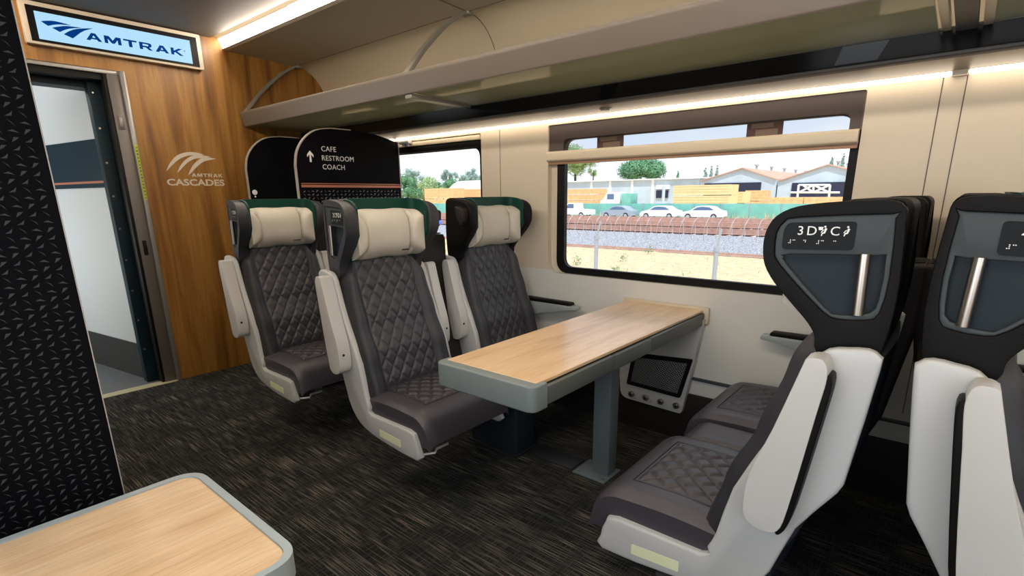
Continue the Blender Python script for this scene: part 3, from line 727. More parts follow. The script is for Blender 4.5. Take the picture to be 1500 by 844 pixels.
        braille([(.010, ((0, -.003), (.003, -.003), (.003, 0), (.003, .003), (.008, .003), (.011, .003))), (.038, ((0, .003), (.003, .003), (.003, 0))), (.062, ((0, -.003), (.003, -.003), (.003, 0), (.003, .003), (.008, .003), (.011, .003))), (.092, ((0, .003), (.003, .003)))])
    # reading lamp on the wing beside the middle section
    inner = -aisle if aisle else -wallarm
    if inner:
        bm = B(); L = rpoly([(.305, 1.225), (.30, 1.16), (.275, 1.145), (.235, 1.19), (.225, 1.245)], .014, 4); prism(bm, neg(L), 'x', *sx(inner, .255, .298), bev=.010, seg=3); lo = obj('reading_lamp', bm, 'brown_black', r, sharp=50)
        bm = B(); cyl(bm, (inner*.283, -.3, 1.175), (inner*.286, -.308, 1.168), .009, 14); obj('lamp_lens', bm, 'blue_light' if full else 'plate_dark', lo)
    # under-seat parts
    bm = B(); box(bm, -.235, .235, -.66, -.27, .285, .31, .004); obj('seat_pan', bm, 'bracket_grey', r)
    s = aisle or -wallarm or 1
    bm = B(); box(bm, *sx(s, .12, .20), -.50, -.46, .215, .29, .003); box(bm, *sx(s, .06, .14), -.54, -.50, .19, .29, .003); box(bm, *sx(s, .06, .21), -.545, -.46, .187, .200, .002); obj('seat_bracket', bm, 'bracket_grey', r)
    bm = B(); tube(bm, [(s*.245, -.70, .262), (s*.19, -.725, .258), (s*.185, -.73, .275), (s*.12, -.73, .275)], .006, 8); obj('release_bar', bm, 'bar_silver', r)
    lift = .011 if facing < 0 else .004
    for o in r.children_recursive:
        if o.name.split('.')[0] in ('headrest', 'handle_surround', 'recess', 'grab_handle', 'seat_number_plate', 'lettering', 'pictogram', 'braille', 'reading_lamp', 'lamp_lens', 'headrest_lining', 'head_pillow', 'maker_tag'):
            for v in o.data.vertices:
                sf = -v.co.y; q = max(0, min(1.1, (.33-sf)/.24)); ax = abs(v.co.x)
                if ax > .19 and o.name.split('.')[0] not in ('headrest_lining', 'head_pillow'): v.co.x -= math.copysign(.048*q*min(1, (ax-.19)/.04), v.co.x)
                if v.co.z > 1.0: v.co.z += lift*(v.co.z-1.0)/.28
    return r
G2 = 'pairs of quilted seats by the windows'
AX, WX, MX = 1.50, 2.23, 1.868
make_seat('quilted grey aisle seat nearest the wood wall, with cream head pillow', AX, 3.29, -1, 'seats facing the camera', aisle=-1, sign=('1', 'C', 'D'))
make_seat('window seat of the back row, just in front of the wayfinding partition', WX, 3.29, -1, 'seats facing the camera', wallarm=1, full=False)
make_seat('quilted grey aisle seat marked 2, at the far side of the booth table', AX, 2.28, -1, 'seats facing the camera', aisle=-1, sign=('2', 'C', 'D'))
make_seat('quilted grey window seat at the far side of the table with its wall armrest down', WX, 2.28, -1, 'seats facing the camera', wallarm=1, full=False)
make_seat('aisle seat marked 3, its black headrest seen side on with a steel grab handle', AX, 0, 1, 'seats facing the wood wall', aisle=1, sign=('3', 'D', 'C'))
make_seat('window seat beside the seat marked 3, its quilted cushion under the big window', WX, 0, 1, 'seats facing the wood wall', wallarm=-1, full=False)
make_seat('seat marked 4 at the right edge, back to back with the seat marked 3', AX, .105, -1, 'seats facing the camera', aisle=-1, sign=('4', 'C', 'D'))
make_seat('window seat behind the headrest marked 4, against the cream wall', WX, .105, -1, 'seats facing the camera', wallarm=1, full=False)
def middle(label, y0, facing):
    r = thing('centre_seat_section', label, 'seat section', (MX, y0, 0), 0 if facing < 0 else pi, 'dark centre sections between paired seats')
    def f0(side):
        def f(u, v):
            X = -.086+.172*u; s = .27+.45*v; z = .432; q = max(0, (v-.8)/.2); z -= .12*(1-sqrt(1-q*q*.99)); z -= .012*max(0, (abs(2*u-1)-.8)/.2)**2
            return (X, -s, z) if not side else (X, -min(s, .70), .30)
        return f
    bm = B(); slab(bm, f0(0), f0(1), 14, 22); obj('seat_cushion', bm, 'leather' if facing > 0 else 'brown_black', r, sharp=55)
    bm = B(); L = [(.255, .42), (.215, .58), (.165, .80), (.150, 1.0), (.150, 1.085), (.138, 1.105), (.055, 1.112), (.045, 1.10), (.045, .95), (.09, .66), (.15, .50), (.19, .42)]
    prism(bm, neg(L), 'x', -.087, .087, bev=.014, seg=4)
    obj('backrest', bm, 'brown_black', r, sharp=50)
    bm = B()
    for i in range(4): box(bm, -.060+i*.035, -.045+i*.035, -.14, -.058, 1.110, 1.1145, .001)
    obj('vent_slots', bm, 'rubber', r)
    bm = B(); box(bm, -.07, .07, -.62, -.30, .27, .305, .004); obj('seat_pan', bm, 'bracket_grey', r)
    return r
middle('dark centre section between the two seats at the far side of the table', 2.28, -1)
middle('dark centre section of the back row by the wood wall', 3.29, -1)
middle('dark centre section between the seat marked 4 and the window seat behind it', .105, -1)
middle('grey centre cushion between the seat marked 3 and its window seat', 0, 1)
def pedestal(x0, x1, y0, y1, label, m='slate_dark'):
    bm = B(); box(bm, x0, x1, y0, y1, .002, .27, .012, 3); r = thing('seat_pedestal', label, 'pedestal', (0, 0, 0), group='pedestals under the seat pairs'); obj('pedestal_box', bm, m, r)
    bm = B(); box(bm, x0-.012, x1+.012, y0-.012, y1+.012, .001, .012, .003); obj('floor_flange', bm, 'cable_plate', r)
pedestal(1.865, 2.02, 1.575, 1.90, 'slate box pedestal under the seats at the far side of the table')
pedestal(1.865, 2.02, 2.60, 2.92, 'slate box pedestal under the seats of the row by the wood wall', 'cable_plate')
pedestal(1.865, 2.02, -.52, -.20, 'dark box pedestal under the seat marked 4 and its neighbour', 'cable_plate')
pedestal(1.865, 2.02, .30, .62, 'dark box pedestal under the seat marked 3 and its neighbours', 'cable_plate')

# ================================================================== TABLES
r = thing('booth_table', 'long wood-topped booth table with grey edges fixed under the big window', 'table', (0, 0, 0))
TX0, TX1, TY0, TY1, TZ = 1.172, 2.575, .925, 1.362, .735
bm = B(); prism(bm, rpoly([(TX0+.042, TY0+.016), (TX1, TY0+.006), (TX1, TY1-.006), (TX0+.042, TY1-.016)], [.004, 0, 0, .004], 3), 'z', TZ-.012, TZ, bev=.0015, seg=1); obj('tabletop', bm, 'table_wood', r)
bm = B(); prism(bm, rpoly([(TX0, TY0-.004), (TX0+.075, TY0-.004), (TX0+.075, TY1+.004), (TX0, TY1+.004)], [.035, 0, 0, .035], 7), 'z', TZ-.088, TZ-.001, bev=.006, seg=3); obj('end_cap', bm, 'table_grey', r)
for yc, s in ((TY0, 1), (TY1, -1)):
    for a, b, dz in ((TX0+.078, 1.665, 0), (1.668, 1.98, .002), (1.983, TX1, 0)):
        bm = B(); ya, yb = sorted((yc-.004*s, yc+.022*s)); box(bm, a, b, ya, yb, TZ-.078, TZ-.016-dz, .004); obj('edge_flap', bm, 'table_side', r)
bm = B(); box(bm, TX0+.05, TX1, TY0+.012, TY1-.012, TZ-.055, TZ-.013); obj('underframe', bm, 'dark_gap', r)
bm = B(); box(bm, 1.972, 2.052, 1.10, 1.19, .006, TZ-.055, .008, 3); obj('leg', bm, 'pole_grey', r)
bm = B(); box(bm, 1.912, 2.07, 1.085, 1.262, .001, .010, .003); obj('foot_plate', bm, 'pole_grey', r)
for q in ((1.935, 1.240), (1.935, 1.105)): 
    bm = B(); cyl(bm, (*q, .009), (*q, .014), .006, 8); obj('foot_bolt', bm, 'steel', r)
bm = B(); box(bm, 1.40, 1.43, 1.06, 1.10, TZ-.075, TZ-.055, .003); cyl(bm, (1.415, 1.06, TZ-.066), (1.415, 1.054, TZ-.066), .008, 10); cl = obj('call_button', bm, 'brace_metal', r)
bm = B(); cyl(bm, (1.2, .99, .645), (1.2, .985, .640), .004, 8); 
obj('indicator_light', bm, 'blue_white', r)
bm = B(); box(bm, 1.193, 1.215, .978, 1.01, .636, .652, .004); obj('indicator_housing', bm, 'brace_metal', r)
bm = B(); box(bm, TX1, XW-.001, TY0-.022, TY1+.02, TZ-.072, TZ+.012, .006); obj('wall_bracket', bm, 'blind_bar', r)
bm = B(); box(bm, 1.93, 2.05, 1.28, 1.57, .001, .006, .002); tag(obj('floor_cover_plate', bm, 'cable_plate'), 'black floor plate running from the table leg to the seat pedestal', 'plate')
# pocket panel
r = thing('pocket_panel', 'white panel under the table with black net pocket and four round knobs', 'panel', (0, 0, 0))
xp = 2.552
bm = B(); L = rpoly([(.995, .160), (1.362, .172), (1.405, .660), (.915, .690)], [.02, .05, 0, 0], 5); prism(bm, L, 'x', xp, XW-.001, bev=.003, seg=2); obj('board', bm, 'white_plastic', r)
bm = B(); Lo = rpoly([(1.005, .252), (1.322, .262), (1.292, .452), (.952, .478)], .012, 3); Li = rpoly([(1.022, .272), (1.300, .282), (1.275, .430), (.978, .452)], .006, 3)
prism(bm, Lo, 'x', xp-.012, xp-.001, bev=.003, seg=1, holes=[Li]); pk = obj('net_pocket', bm, 'mesh_black', r)
bm = B(); q0, q1, q2, q3 = [Vector(p) for p in ((1.022, .272), (1.300, .282), (1.275, .430), (.978, .452))]
def qp(u, v): return q0*(1-u)*(1-v)+q1*u*(1-v)+q2*u*v+q3*(1-u)*v
nn, mm = 20, 12
for i in range(nn):
    for j in range(mm):
        for du in ((0, 1), (1, 0)):
            a = qp((i+du[0])/nn, j/mm); b = qp((i+du[1])/nn, (j+1)/mm)
            bul = lambda u, v: xp-.006-.008*sin(pi*u)*sin(pi*v)
            cyl(bm, (bul((i+du[0])/nn, j/mm), a.x, a.y), (bul((i+du[1])/nn, (j+1)/mm), b.x, b.y), .0016, 4)
obj('net', bm, 'mesh_black', pk)
for i in range(4):
    y = 1.290-i*.0885; z = .207-.001*i; bm = B(); cyl(bm, (xp-.001, y, z), (xp-.012, y, z), .017, 24); cyl(bm, (xp-.012, y, z), (xp-.017, y, z), .011, 24); kb = obj('knob', bm, 'steel', r)
    bm = B(); cyl(bm, (xp-.0165, y, z), (xp-.0185, y, z), .005, 6); obj('socket', bm, 'rubber', kb)
# front table
r = thing('front_table', 'pale wood table with rounded light grey rim in the lower left corner', 'table', (0, 0, 0))
ft = lambda i, rr_: rpoly([(XL+.02, .742+i), (.338-i, .742+i), (.338-i, 1.188-i), (XL+.02, 1.188-i)], [0, rr_, rr_, 0], 9)
bm = B(); prism(bm, ft(.014, .042), 'z', TZ-.014, TZ, bev=.001, seg=1); obj('tabletop', bm, 'table_wood', r)
bm = B(); prism(bm, ft(0, .056), 'z', TZ-.040, TZ+.003, bev=.006, seg=3, holes=[ft(.0138, .042)]); obj('rim', bm, 'rim_grey', r)
bm = B(); prism(bm, ft(.02, .04), 'z', TZ-.05, TZ-.016); obj('underframe', bm, 'table_side', r)
bm = B(); box(bm, -.25, -.13, .90, 1.03, .004, TZ-.05, .01); obj('leg', bm, 'pole_grey', r)

# ================================================================== OUTSIDE
GZ = -1.3
bm = B(); box(bm, 2.9, 24.0, -30, 70, GZ-.2, GZ); struct('ground_grass', bm, 'dry_grass')
bm = B(); box(bm, 24.0, 34, -30, 100, GZ-.2, GZ+.05); struct('ground_gravel', bm, 'gravel')
bm = B(); box(bm, 34, 56, -30, 160, GZ-.2, GZ+.0); struct('ground_track_bed', bm, 'track_bed')
bm = B(); box(bm, 56, 400, -200, 600, GZ-.25, GZ-.03); struct('ground_yard', bm, 'dry_grass')
for x in (23.2, 34.5, 36.2, 41.5, 43.4, 50.0, 52.0):
    h = .14 if x < 30 else .36; zb = GZ+.02 if x < 30 or x > 49 else GZ+.125
    bm = B(); prism(bm, [(x-.09, zb), (x+.09, zb), (x+.05, zb+.03), (x+.05, GZ+h), (x-.05, GZ+h), (x-.05, zb+.03)], 'y', -30, 150)
    tag(obj('rail', bm, 'rail_brown'), ('rusty rail nearest the window, in front of the gravel' if x < 30 else 'brown rails of the far tracks running across the view'), 'rail', 'rails of the far tracks' if x > 30 else None)
bm = B()
for i in range(90):
    y = 4+i*.75
    for x in (35.4, 42.4): box(bm, x-1.3, x+1.3, y, y+.25, GZ, GZ+.12)
tag(obj('railway_sleepers', bm, 'sleeper'), 'dark sleepers under the far tracks', 'sleepers', kind='stuff')
bm = B()
rg = random.Random(3)
for i in range(700):
    x, y = rg.uniform(57.3, 57.6), rg.uniform(6, 75); h = rg.uniform(.2, .9) if y < 23 or rg.random() < .25 else .2
    a = rg.uniform(0, pi); dx, dy = cos(a)*.07, sin(a)*.07; v = [bm.verts.new(p) for p in ((x-dx, y-dy, GZ), (x+dx, y+dy, GZ), (x+rg.uniform(-.2, .2), y+rg.uniform(-.2, .2), GZ+h))]; bm.faces.new(v)
for i in range(500):
    x = rg.uniform(12, 23); y = rg.uniform(1.5, 30); h = rg.uniform(.06, .22); a = rg.uniform(0, pi); dx, dy = cos(a)*.02, sin(a)*.02
    v = [bm.verts.new(p) for p in ((x-dx, y-dy, GZ), (x+dx, y+dy, GZ), (x+rg.uniform(-.1, .1), y+rg.uniform(-.1, .1), GZ+h))]; bm.faces.new(v)
tag(obj('dry_weeds', bm, 'dry_grass', flat=True), 'tufts of dry straw-coloured weeds beside the tracks and the green fence', 'weeds', kind='stuff')
rg = random.Random(5)
def bush(px, py, d, R, label):
    p = at(px, py, 'x', d); p.z = GZ; bm = B()
    for i in range(90):
        c = Vector((rg.gauss(0, R*.35), rg.gauss(0, R*.35), abs(rg.gauss(R*.5, R*.35)))); q = rg.uniform(.03, .07)
        v = [bm.verts.new(c+Vector((rg.uniform(-q, q), rg.uniform(-q, q), rg.uniform(-q, q)))) for _ in range(3)]; bm.faces.new(v)
    o = obj('weed_bush', bm, 'foliage_pale', flat=True); o.location = p; tag(o, label, 'bush')
bush(845, 385, 17, .32, 'small green weed bush left of the nearer fence post'); bush(912, 378, 19, .28, 'small green weed bush between the two fence posts'); bush(902, 398, 16, .25, 'low green weed close to the window sill')
bush(950, 367, 22, .35, 'pale weed clump at the edge of the gravel')
# wire fence posts and razor wire
for px, py in ((874, 346), (1050, 363)):
    p = at(px, py, 'x', 7.0); bm = B(); cyl(bm, (7.0, p.y, GZ), (7.0, p.y, p.z), .030, 12); r = thing('fence_post', 'galvanised fence post with slanted top arm, '+('left' if px < 900 else 'right')+' of the two in the window', 'fence post', group='posts of the wire fence')
    obj('post', bm, 'galvanised', r)
    t = at(px+6, py-22, 'x', 7.0) if px < 900 else at(px+7, py-27, 'x', 7.0); bm = B(); cyl(bm, (7.0, p.y, p.z-.02), (7.0, t.y, t.z), .015, 8); cyl(bm, (7.0, p.y, p.z-.05), (7.0, p.y, p.z+.01), .036, 12); obj('arm', bm, 'galvanised', r)
bm = B(); c0 = at(960, 333, 'x', 7.05); pts = []
for i in range(0, 1400):
    t = i/1400; y = 1.0+5.6*t; a = t*34*2*pi; pts.append((7.05+.16*cos(a), y, c0.z+.005+.16*sin(a)+.004*sin(i)))
tube(bm, pts, .0035, 4)
tag(obj('razor_wire', bm, 'galvanised'), 'coil of pale razor wire strung between the fence posts', 'wire')
for z in (.62, .30):
    pass
bm = B()
for i in range(230):   # chain link, fine wire
    y = .4+i*.03*1.2
    for s in (-1, 1): cyl(bm, (7.0, y, GZ+.4), (7.0, y+s*1.15, c0.z-.22), .0009, 3)
tag(obj('chain_link_mesh', bm, 'galvanised'), 'faint chain link mesh of the wire fence in front of the dry grass', 'fence')
# green screened fence
bm = B(); box(bm, 58.0, 58.1, 4, 110, GZ, .30); r = thing('screened_fence', 'long fence covered in green privacy netting across the yard', 'fence'); obj('netting', bm, 'screen_green', r)
for i in range(34):
    y = 5+i*3; bm = B(); cyl(bm, (57.95, y, GZ), (57.95, y, .36), .05, 6); obj('post', bm, 'galvanised', r)
def pt(px, d, z=GZ): 
    p = at(px, 300, 'x', d); return Vector((d, p.y, z))
def car(px, d, length, h, m, label, pickup=False):
    p = pt(px, d); r = thing('pickup_truck' if pickup else 'car', label, 'pickup truck' if pickup else 'car', (p.x, p.y, GZ-.03), pi/2, 'vehicles parked along the green fence')
    L = length/2; w = .9
    if pickup:
        body = [(-L, .4), (-L, .95), (-L*.3, 1.0), (-L*.25, 1.72), (.15*L, 1.75), (.42*L, 1.12), (.95*L, 1.02), (L, .85), (L, .35), (-L, .35)]
        gl = [(-.18*L, 1.12), (-.18*L, 1.62), (.12*L, 1.64), (.34*L, 1.12)]
    else:
        body = [(-L, .45), (-L*.96, .92), (-.72*L, 1.0), (-.42*L, h*.96), (-.05*L, h), (.22*L, h*.96), (.52*L, .98), (.9*L, .80), (L, .55), (.98*L, .3), (-L, .3)]
        gl = [(-.62*L, 1.01), (-.40*L, h*.90), (-.05*L, h*.94), (.18*L, h*.90), (.44*L, .99)]
    # x is length; seen from -x world side
    bm = B(); prism(bm, rpoly(body, .12, 3), 'y', -w, w, bev=.1, seg=3); obj('body', bm, m, r, sharp=50)
    bm = B(); prism(bm, rpoly(gl, .05, 2), 'y', -w-.012, w+.012); obj('side_glass', bm, 'car_glass', r)
    f0, f1 = (.42*L, .16*L) if pickup else (.52*L, .22*L); z0, z1 = (1.14, 1.72) if pickup else (1.0, h*.95)
    bm = B(); prism(bm, [(f0+.03, z0), (f1+.03, z1), (f1, z1), (f0, z0)], 'y', -w*.85, w*.85); obj('windscreen', bm, 'car_glass', r)
    for a in (-.62*L, .62*L):
        for s in (-1, 1):
            bm = B(); cyl(bm, (a, s*(w-.18), .33), (a, s*(w+.03), .33), .33, 20); wh = obj('wheel', bm, 'tyre', r)
            bm = B(); cyl(bm, (a, s*(w+.02), .33), (a, s*(w+.035), .33), .19, 14); obj('hubcap', bm, 'galvanised', wh)
car(842, 55.8, 4.9, 1.75, 'car_white', 'white pickup truck at the left end of the parked vehicles', True)
car(908, 56, 4.1, 1.42, 'car_blue', 'grey-blue car between the pickup and the white sedan')
car(969, 56.2, 4.4, 1.45, 'car_white', 'white sedan in the middle of the parked vehicles, beside the grey-blue car')
car(1032, 56.2, 4.4, 1.45, 'car_white', 'pale sedan at the right end of the parked vehicles')
# lumber stacks
def stack(pxa, pxb, pya, pyb, d, m, label, dep=3, rows=3):
    a = at(pxa, pyb, 'x', d); b = at(pxb, pyb, 'x', d); top = at((pxa+pxb)/2, pya, 'x', d).z
    y0, y1 = sorted((a.y, b.y)); bm = B(); n = max(1, round((y1-y0)/5))
    for j in range(rows):
        z0 = GZ+(top-GZ)*j/rows
        for i in range(n):
            yy0 = y0+(y1-y0)*i/n; box(bm, d, d+dep, yy0+.04, y0+(y1-y0)*(i+1)/n-.04, z0+.08, GZ+(top-GZ)*(j+1)/rows)
            for q in range(4): box(bm, d-.01, d+dep, yy0+.1, y0+(y1-y0)*(i+1)/n-.1, z0+.1+(top-GZ)/rows*q/4, z0+.12+(top-GZ)/rows*q/4, mi=1) if q else None
    tag(obj('lumber_stack', bm, [m, 'lumber_end']), label, 'lumber stack', 'lumber stacks in the yard')
stack(985, 1068, 271, 295, 62, 'lumber', 'large stack of pale boards in front of the hangar, right of the truck', 3, 3)
stack(822, 875, 277, 296, 75, 'lumber_orange', 'orange-brown lumber stack at the left edge of the big window', 3, 4)
stack(877, 896, 281, 296, 79, 'lumber_orange', 'small lumber stack just left of the white truck', 3, 4)
stack(1070, 1088, 281, 294, 68, 'lumber', 'short lumber stack directly right of the large pale stack', 3, 2)
stack(1090, 1120, 279, 294, 80, 'lumber_orange', 'lumber stack beneath the wall between the two hangars', 3, 2)
stack(1126, 1232, 289, 295, 76, 'lumber_orange', 'long low row of lumber in front of the right hangar', 3, 1)
stack(622, 665, 276, 291, 75, 'lumber_orange', 'orange lumber stack seen through the far window, left part', 3, 2)
stack(668, 702, 277, 291, 83, 'lumber_orange', 'orange lumber stack seen through the far window, right part', 3, 2)
# white box truck
p = pt(908, 69.5); r = thing('flatbed_truck', 'white truck with green box standing among the lumber', 'truck', (69.5, p.y, GZ), pi/2)
bm = B(); prism(bm, rpoly([(-.5, .8), (-.5, 3.0), (1.6, 3.0), (2.2, 2.0), (2.7, 1.8), (2.7, .8)], .1, 3), 'y', -1.1, 1.1, bev=.08); obj('cab', bm, 'car_white', r)
bm = B(); box(bm, .4, 1.5, -1.12, 1.12, 2.0, 2.75); obj('cab_window', bm, 'car_glass', r)
bm = B(); box(bm, -2.2, -.8, -1.1, 1.1, 1.2, 2.8, .03); obj('cargo_box', bm, 'screen_green', r)
bm = B(); box(bm, -4.6, 0, -1.1, 1.1, .9, 1.2); obj('flatbed', bm, 'tyre', r)
for a in (-4.0, -2.9, 1.6):
    bm = B(); cyl(bm, (a, -1.15, .5), (a, 1.15, .5), .5, 16); obj('wheel', bm, 'tyre', r)
# buildings
def Y(px, d): return at(px, 300, 'x', d).y
def Z(px, py, d): return at(px, py, 'x', d).z
d = 112
r = thing('warehouse', 'long low pale blue warehouse with white roof behind the lumber', 'building', (0, 0, 0))
bm = B(); box(bm, d, d+20, Y(1022, d), Y(700, d), GZ, Z(935, 264, d)); obj('wall', bm, 'shed_blue', r)
bm = B(); z = Z(935, 264, d); prism(bm, [(d-.6, z), (d+20.6, z), (d+20.6, z+.3), (d+10, z+.5), (d-.6, z+.22)], 'y', Y(1022, d)-.5, Y(700, d)+1); obj('roof', bm, 'shed_white', r)
for a in (866, 893, 925, 955):
    bm = B(); box(bm, d-.15, d, Y(a, d)-.3, Y(a, d)+.3, GZ, z); obj('downpipe', bm, 'shed_white', r)
bm = B(); box(bm, d-.3, d, Y(978, d), Y(961, d), Z(970, 290, d), Z(970, 279, d)); obj('door_opening', bm, 'shed_dark', r)
bm = B(); box(bm, d-.5, d, Y(980, d), Y(961, d), Z(970, 277, d), Z(970, 271, d)); obj('canopy', bm, 'shed_white', r)
def hangar(pl, pa, pr, apex, eav, d, dl, dr, dtop, label):
    r = thing('hangar', label, 'building', (0, 0, 0), group='gabled hangars'); yl, ya, yr = Y(pl, d), Y(pa, d), Y(pr, d)
    za, zl = Z(pa, apex, d), Z(pl, eav, d); zr = zl
    bm = B(); prism(bm, [(yl, GZ), (yr, GZ), (yr, zr), (ya, za), (yl, zl)], 'x', d, d+60); obj('wall', bm, 'shed_blue', r)
    bm = B(); o = .5; prism(bm, [(yl, zl), (ya, za), (yr, zr), (yr, zr+.12), (ya, za+.14), (yl, zl+.12)], 'x', d-.4, d+60)
    obj('roof', bm, 'shed_roof', r)
    bm = B(); box(bm, d-.2, d, Y(dr, d), Y(dl, d), GZ, Z((dl+dr)/2, dtop, d)); obj('door_opening', bm, 'shed_dark', r)
    for i in range(5):
        bm = B(); xx = d+8+i*10; cyl(bm, (xx, ya, za+.1), (xx, ya, za+.7), .22, 8); cyl(bm, (xx, ya, za+.7), (xx, ya, za+.95), .4, 8); obj('roof_vent', bm, 'galvanised', r)
hangar(1024, 1083, 1134, 247, 266, 100, 1030, 1112, 268, 'pale blue gabled hangar with red roof behind the large lumber stack')
hangar(1136, 1206, 1290, 242, 266, 100, 1157, 1262, 267, 'pale blue gabled hangar with red roof at the right end of the big window')
r = thing('white_gantry', 'white steel truss frame in front of the right hangar doorway', 'gantry', (0, 0, 0)); d = 90
def bar(a, b, m='shed_white', rad=.16):
    p, q = at(*a, 'x', d), at(*b, 'x', d); bm = B(); cyl(bm, p, q, rad, 6); obj('truss_bar', bm, m, r)
for a, b in (((1158, 282), (1230, 282)), ((1170, 271), (1216, 271)), ((1170, 271), (1168, 290)), ((1216, 271), (1214, 290)), ((1192, 271), (1191, 282)), ((1170, 282), (1192, 271)), ((1192, 271), (1214, 282)), ((1176, 271), (1191, 282)), ((1191, 282), (1216, 271))): bar(a, b)
p = at(968, 297, 'x', 70); bm = B(); cyl(bm, (70, Y(971, 70), GZ), (70, Y(971, 70), Z(971, 272, 70)), .22, 8); tag(obj('utility_post', bm, 'shed_blue'), 'short grey-blue post standing before the warehouse door', 'post')
# plastic tunnel seen through the far window
d = 95; ya, yb = Y(706, d), Y(648, d); zt = Z(670, 264, d)
bm = B(); L = []
R_ = (zt-GZ)
y_c = Y(654, d)
for i in range(13):
    a = pi*i/12; L.append((d+6-cos(a)*7, GZ+sin(a)*R_))
prism(bm, L, 'y', ya-2, y_c); tag(obj('storage_tunnel', bm, 'tunnel_skin'), 'arched cream storage tunnel seen through the far window', 'building')
# trees
def tree(px, py_top, py_bot, wpx, d, m, label, kind='round', seed=1, nleaf=2600, nb=9):
    g = random.Random(seed); top = Z(px, py_top, d); lo = Z(px, py_bot, d); yc = Y(px, d)
    w = abs(Y(px-wpx/2, d)-Y(px+wpx/2, d))/2*.8; r = thing('tree', label, 'tree', (d, yc, GZ), 0, 'trees beyond the yard')
    bm = B(); cyl(bm, (0, 0, 0), (0, 0, (lo-GZ)+(top-lo)*.5), (top-GZ)*.03, 8, (top-GZ)*.01); obj('trunk', bm, 'bark', r)
    bm = B(); cl = []
    w *= 1 if kind == 'cone' else 1.4
    for i in range(nb):
        if kind == 'cone': t = i/nb; cl.append((Vector((g.gauss(0, .1*w), g.gauss(0, .1*w), lo-GZ+(top-lo)*t)), w*(1-t)*.75+.15*w))
        else:
            a = g.uniform(0, 2*pi); q = sqrt(g.random())*w*.72; cl.append((Vector((cos(a)*q, sin(a)*q, lo-GZ+(top-lo)*(.25+.5*g.random()*(1-q/w*.6)))), w*g.uniform(.28, .42)))
    for i in range(nleaf):
        c, rad = g.choice(cl); n = Vector((g.gauss(0, 1), g.gauss(0, 1), g.gauss(0, 1))).normalized(); p = c+n*rad*(.75+.3*g.random()); p.z = min(p.z, top-GZ)
        q = rad*.10+.06; u = Vector((g.gauss(0, 1), g.gauss(0, 1), g.gauss(0, 1))).normalized(); v = n.cross(u).normalized(); u = v.cross(n)
        bm.faces.new([bm.verts.new(p+u*q), bm.verts.new(p+v*q), bm.verts.new(p-u*q)])
    for c, rad in cl:
        t = bmesh.new(); bmesh.ops.create_icosphere(t, subdivisions=1, radius=rad*.62); bmesh.ops.translate(t, vec=c, verts=t.verts); merge(bm, t)
    obj('crown', bm, m, r, flat=True)
tree(937, 228, 266, 58, 150, 'foliage', 'big dense green tree above the warehouse roof', seed=2, nleaf=9000, nb=22)
tree(842, 198, 264, 52, 165, 'foliage_pale', 'pale airy tree at the left edge of the big window', seed=3, nleaf=3500, nb=14)
tree(868, 236, 264, 16, 185, 'foliage_pale', 'small pale tree beside the airy tree', seed=13, nleaf=900, nb=5)
tree(990, 249, 262, 8, 160, 'foliage', 'small lone cypress right of the dense tree', 'cone', seed=4, nleaf=700, nb=5)
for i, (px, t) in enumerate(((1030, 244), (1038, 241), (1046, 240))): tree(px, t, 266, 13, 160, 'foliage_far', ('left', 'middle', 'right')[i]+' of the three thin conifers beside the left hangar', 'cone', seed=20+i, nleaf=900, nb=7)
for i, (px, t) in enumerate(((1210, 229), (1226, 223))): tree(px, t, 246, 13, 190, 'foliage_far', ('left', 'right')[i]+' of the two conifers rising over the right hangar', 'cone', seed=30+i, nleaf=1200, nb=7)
for i, (px, t, w, m) in enumerate(((598, 246, 44, 'foliage'), (622, 240, 50, 'foliage_pale'), (650, 243, 48, 'foliage'), (676, 250, 34, 'foliage'))):
    tree(px, t, 300, w*.66, 118+i*24, m, ('leftmost', 'second', 'third', 'rightmost')[i]+' of the bushy green trees seen through the far window', seed=40+i, nleaf=5000, nb=20)
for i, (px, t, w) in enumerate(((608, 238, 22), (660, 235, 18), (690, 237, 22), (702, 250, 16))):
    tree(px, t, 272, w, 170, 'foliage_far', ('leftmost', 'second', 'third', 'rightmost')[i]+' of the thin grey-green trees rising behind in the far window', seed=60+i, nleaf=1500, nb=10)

# ================================================================== LIGHT
def area(name, loc, rot, sx_, sy_, power, col):
    l = bpy.data.lights.new(name, 'AREA'); l.shape = 'RECTANGLE'; l.size = sx_; l.size_y = sy_; l.energy = power; l.color = col
    o = bpy.data.objects.new(name, l); COL.objects.link(o); o.location = loc; o.rotation_euler = rot; return o
WARM = (1, .87, .72)
# tubes of the two ceiling fixtures, aimed into the car from their diffusers
area('ceiling_tube_lamp', (1.822, .55, 2.385), (0, radians(62), 0), .06, 7.2, 40, WARM)
area('ceiling_tube_lamp', (mir(1.822), .55, 2.385), (0, radians(-62), 0), .06, 7.2, 40, WARM)
area('window_line_lamp', (2.560, .5, 1.699), (0, radians(-8), 0), .012, 7.2, 2.6, (1, .80, .56))
for yc, wd in ((-1.35, 1.6), (.42, 1.4)): area('far_window_fill', (XL-.06, yc, 1.27), (0, radians(-90), 0), .8, wd, 11, (.90, .95, 1))  # added fill lamps outside the far side openings, on top of the sky
area('vestibule_lamp', (.55, 5.3, 2.23), (0, 0, 0), .4, 1.2, 5, (.97, .99, 1))
area('vestibule_side_fill', (-.17, 5.3, .95), (0, radians(-90), 0), 1.0, 1.0, 13, (.93, .98, 1))  # added fill lamp brightening the lower vestibule wall, no door window modelled there
sl = bpy.data.lights.new('sun', 'SUN'); sl.energy = 4.2; sl.angle = radians(1.5); sl.color = (1, .95, .88)
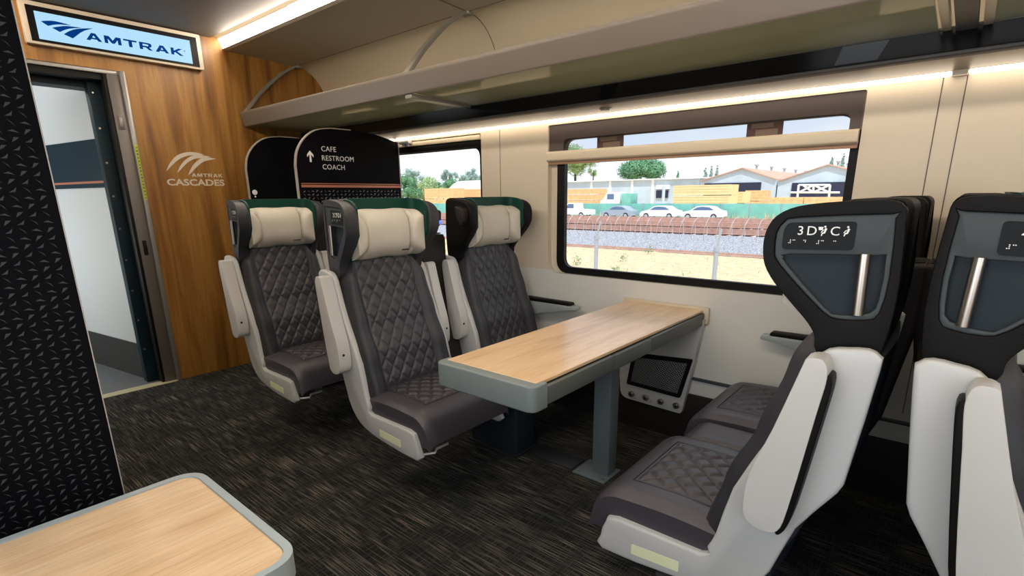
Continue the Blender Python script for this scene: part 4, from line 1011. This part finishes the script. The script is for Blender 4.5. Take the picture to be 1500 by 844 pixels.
so_ = bpy.data.objects.new('sun', sl); COL.objects.link(so_); so_.rotation_euler = Vector((.42, .32, -1)).to_track_quat('-Z', 'Y').to_euler()
w = bpy.data.worlds.new('sky'); bpy.context.scene.world = w; w.use_nodes = True; nt = w.node_tree; bg = nt.nodes['Background']
tc = nd(nt, 'ShaderNodeTexCoord'); sp = nd(nt, 'ShaderNodeSeparateXYZ'); nt.links.new(tc.outputs['Generated'], sp.inputs[0])
g = ramp(nt, [(.0, (.90, .94, 1.0)), (.12, (.80, .89, 1.0)), (.5, (.45, .65, 1.0))]); nt.links.new(sp.outputs['Z'], g.inputs[0])
mp = nd(nt, 'ShaderNodeMapping'); mp.inputs['Scale'].default_value = (2, 2, 9); nt.links.new(tc.outputs['Generated'], mp.inputs[0])
n = nd(nt, 'ShaderNodeTexNoise'); n.inputs['Scale'].default_value = 1.6; n.inputs['Detail'].default_value = 5; nt.links.new(mp.outputs[0], n.inputs['Vector'])
cr_ = ramp(nt, [(.42, (0, 0, 0)), (.62, (1, 1, 1))]); nt.links.new(n.outputs['Fac'], cr_.inputs[0])
mx = nd(nt, 'ShaderNodeMix', data_type='RGBA'); mx.inputs[7].default_value = (1, 1, 1, 1); nt.links.new(cr_.outputs[0], mx.inputs[0]); nt.links.new(g.outputs[0], mx.inputs[6]); nt.links.new(mx.outputs[2], bg.inputs[0])
bg.inputs[1].default_value = 1.35

# ================================================================== CAMERA
sc = bpy.context.scene
cd = bpy.data.cameras.new('camera'); cam = bpy.data.objects.new('camera', cd); COL.objects.link(cam)
cam.matrix_world = Matrix(((CR.x, CU.x, -CF.x, 0), (CR.y, CU.y, -CF.y, 0), (CR.z, CU.z, -CF.z, H), (0, 0, 0, 1)))
cd.sensor_fit = 'HORIZONTAL'; cd.sensor_width = 36; cd.lens = 36*FL/1500
cd.shift_x = -(PCX-750)/1500; cd.shift_y = (PCY-422)/1500
cd.clip_start = .02; cd.clip_end = 2000
sc.camera = cam
sc.view_settings.view_transform = 'Standard'; sc.view_settings.look = 'None'; sc.view_settings.gamma = 1; sc.view_settings.exposure = 0.0
sc.view_settings.use_curve_mapping = False
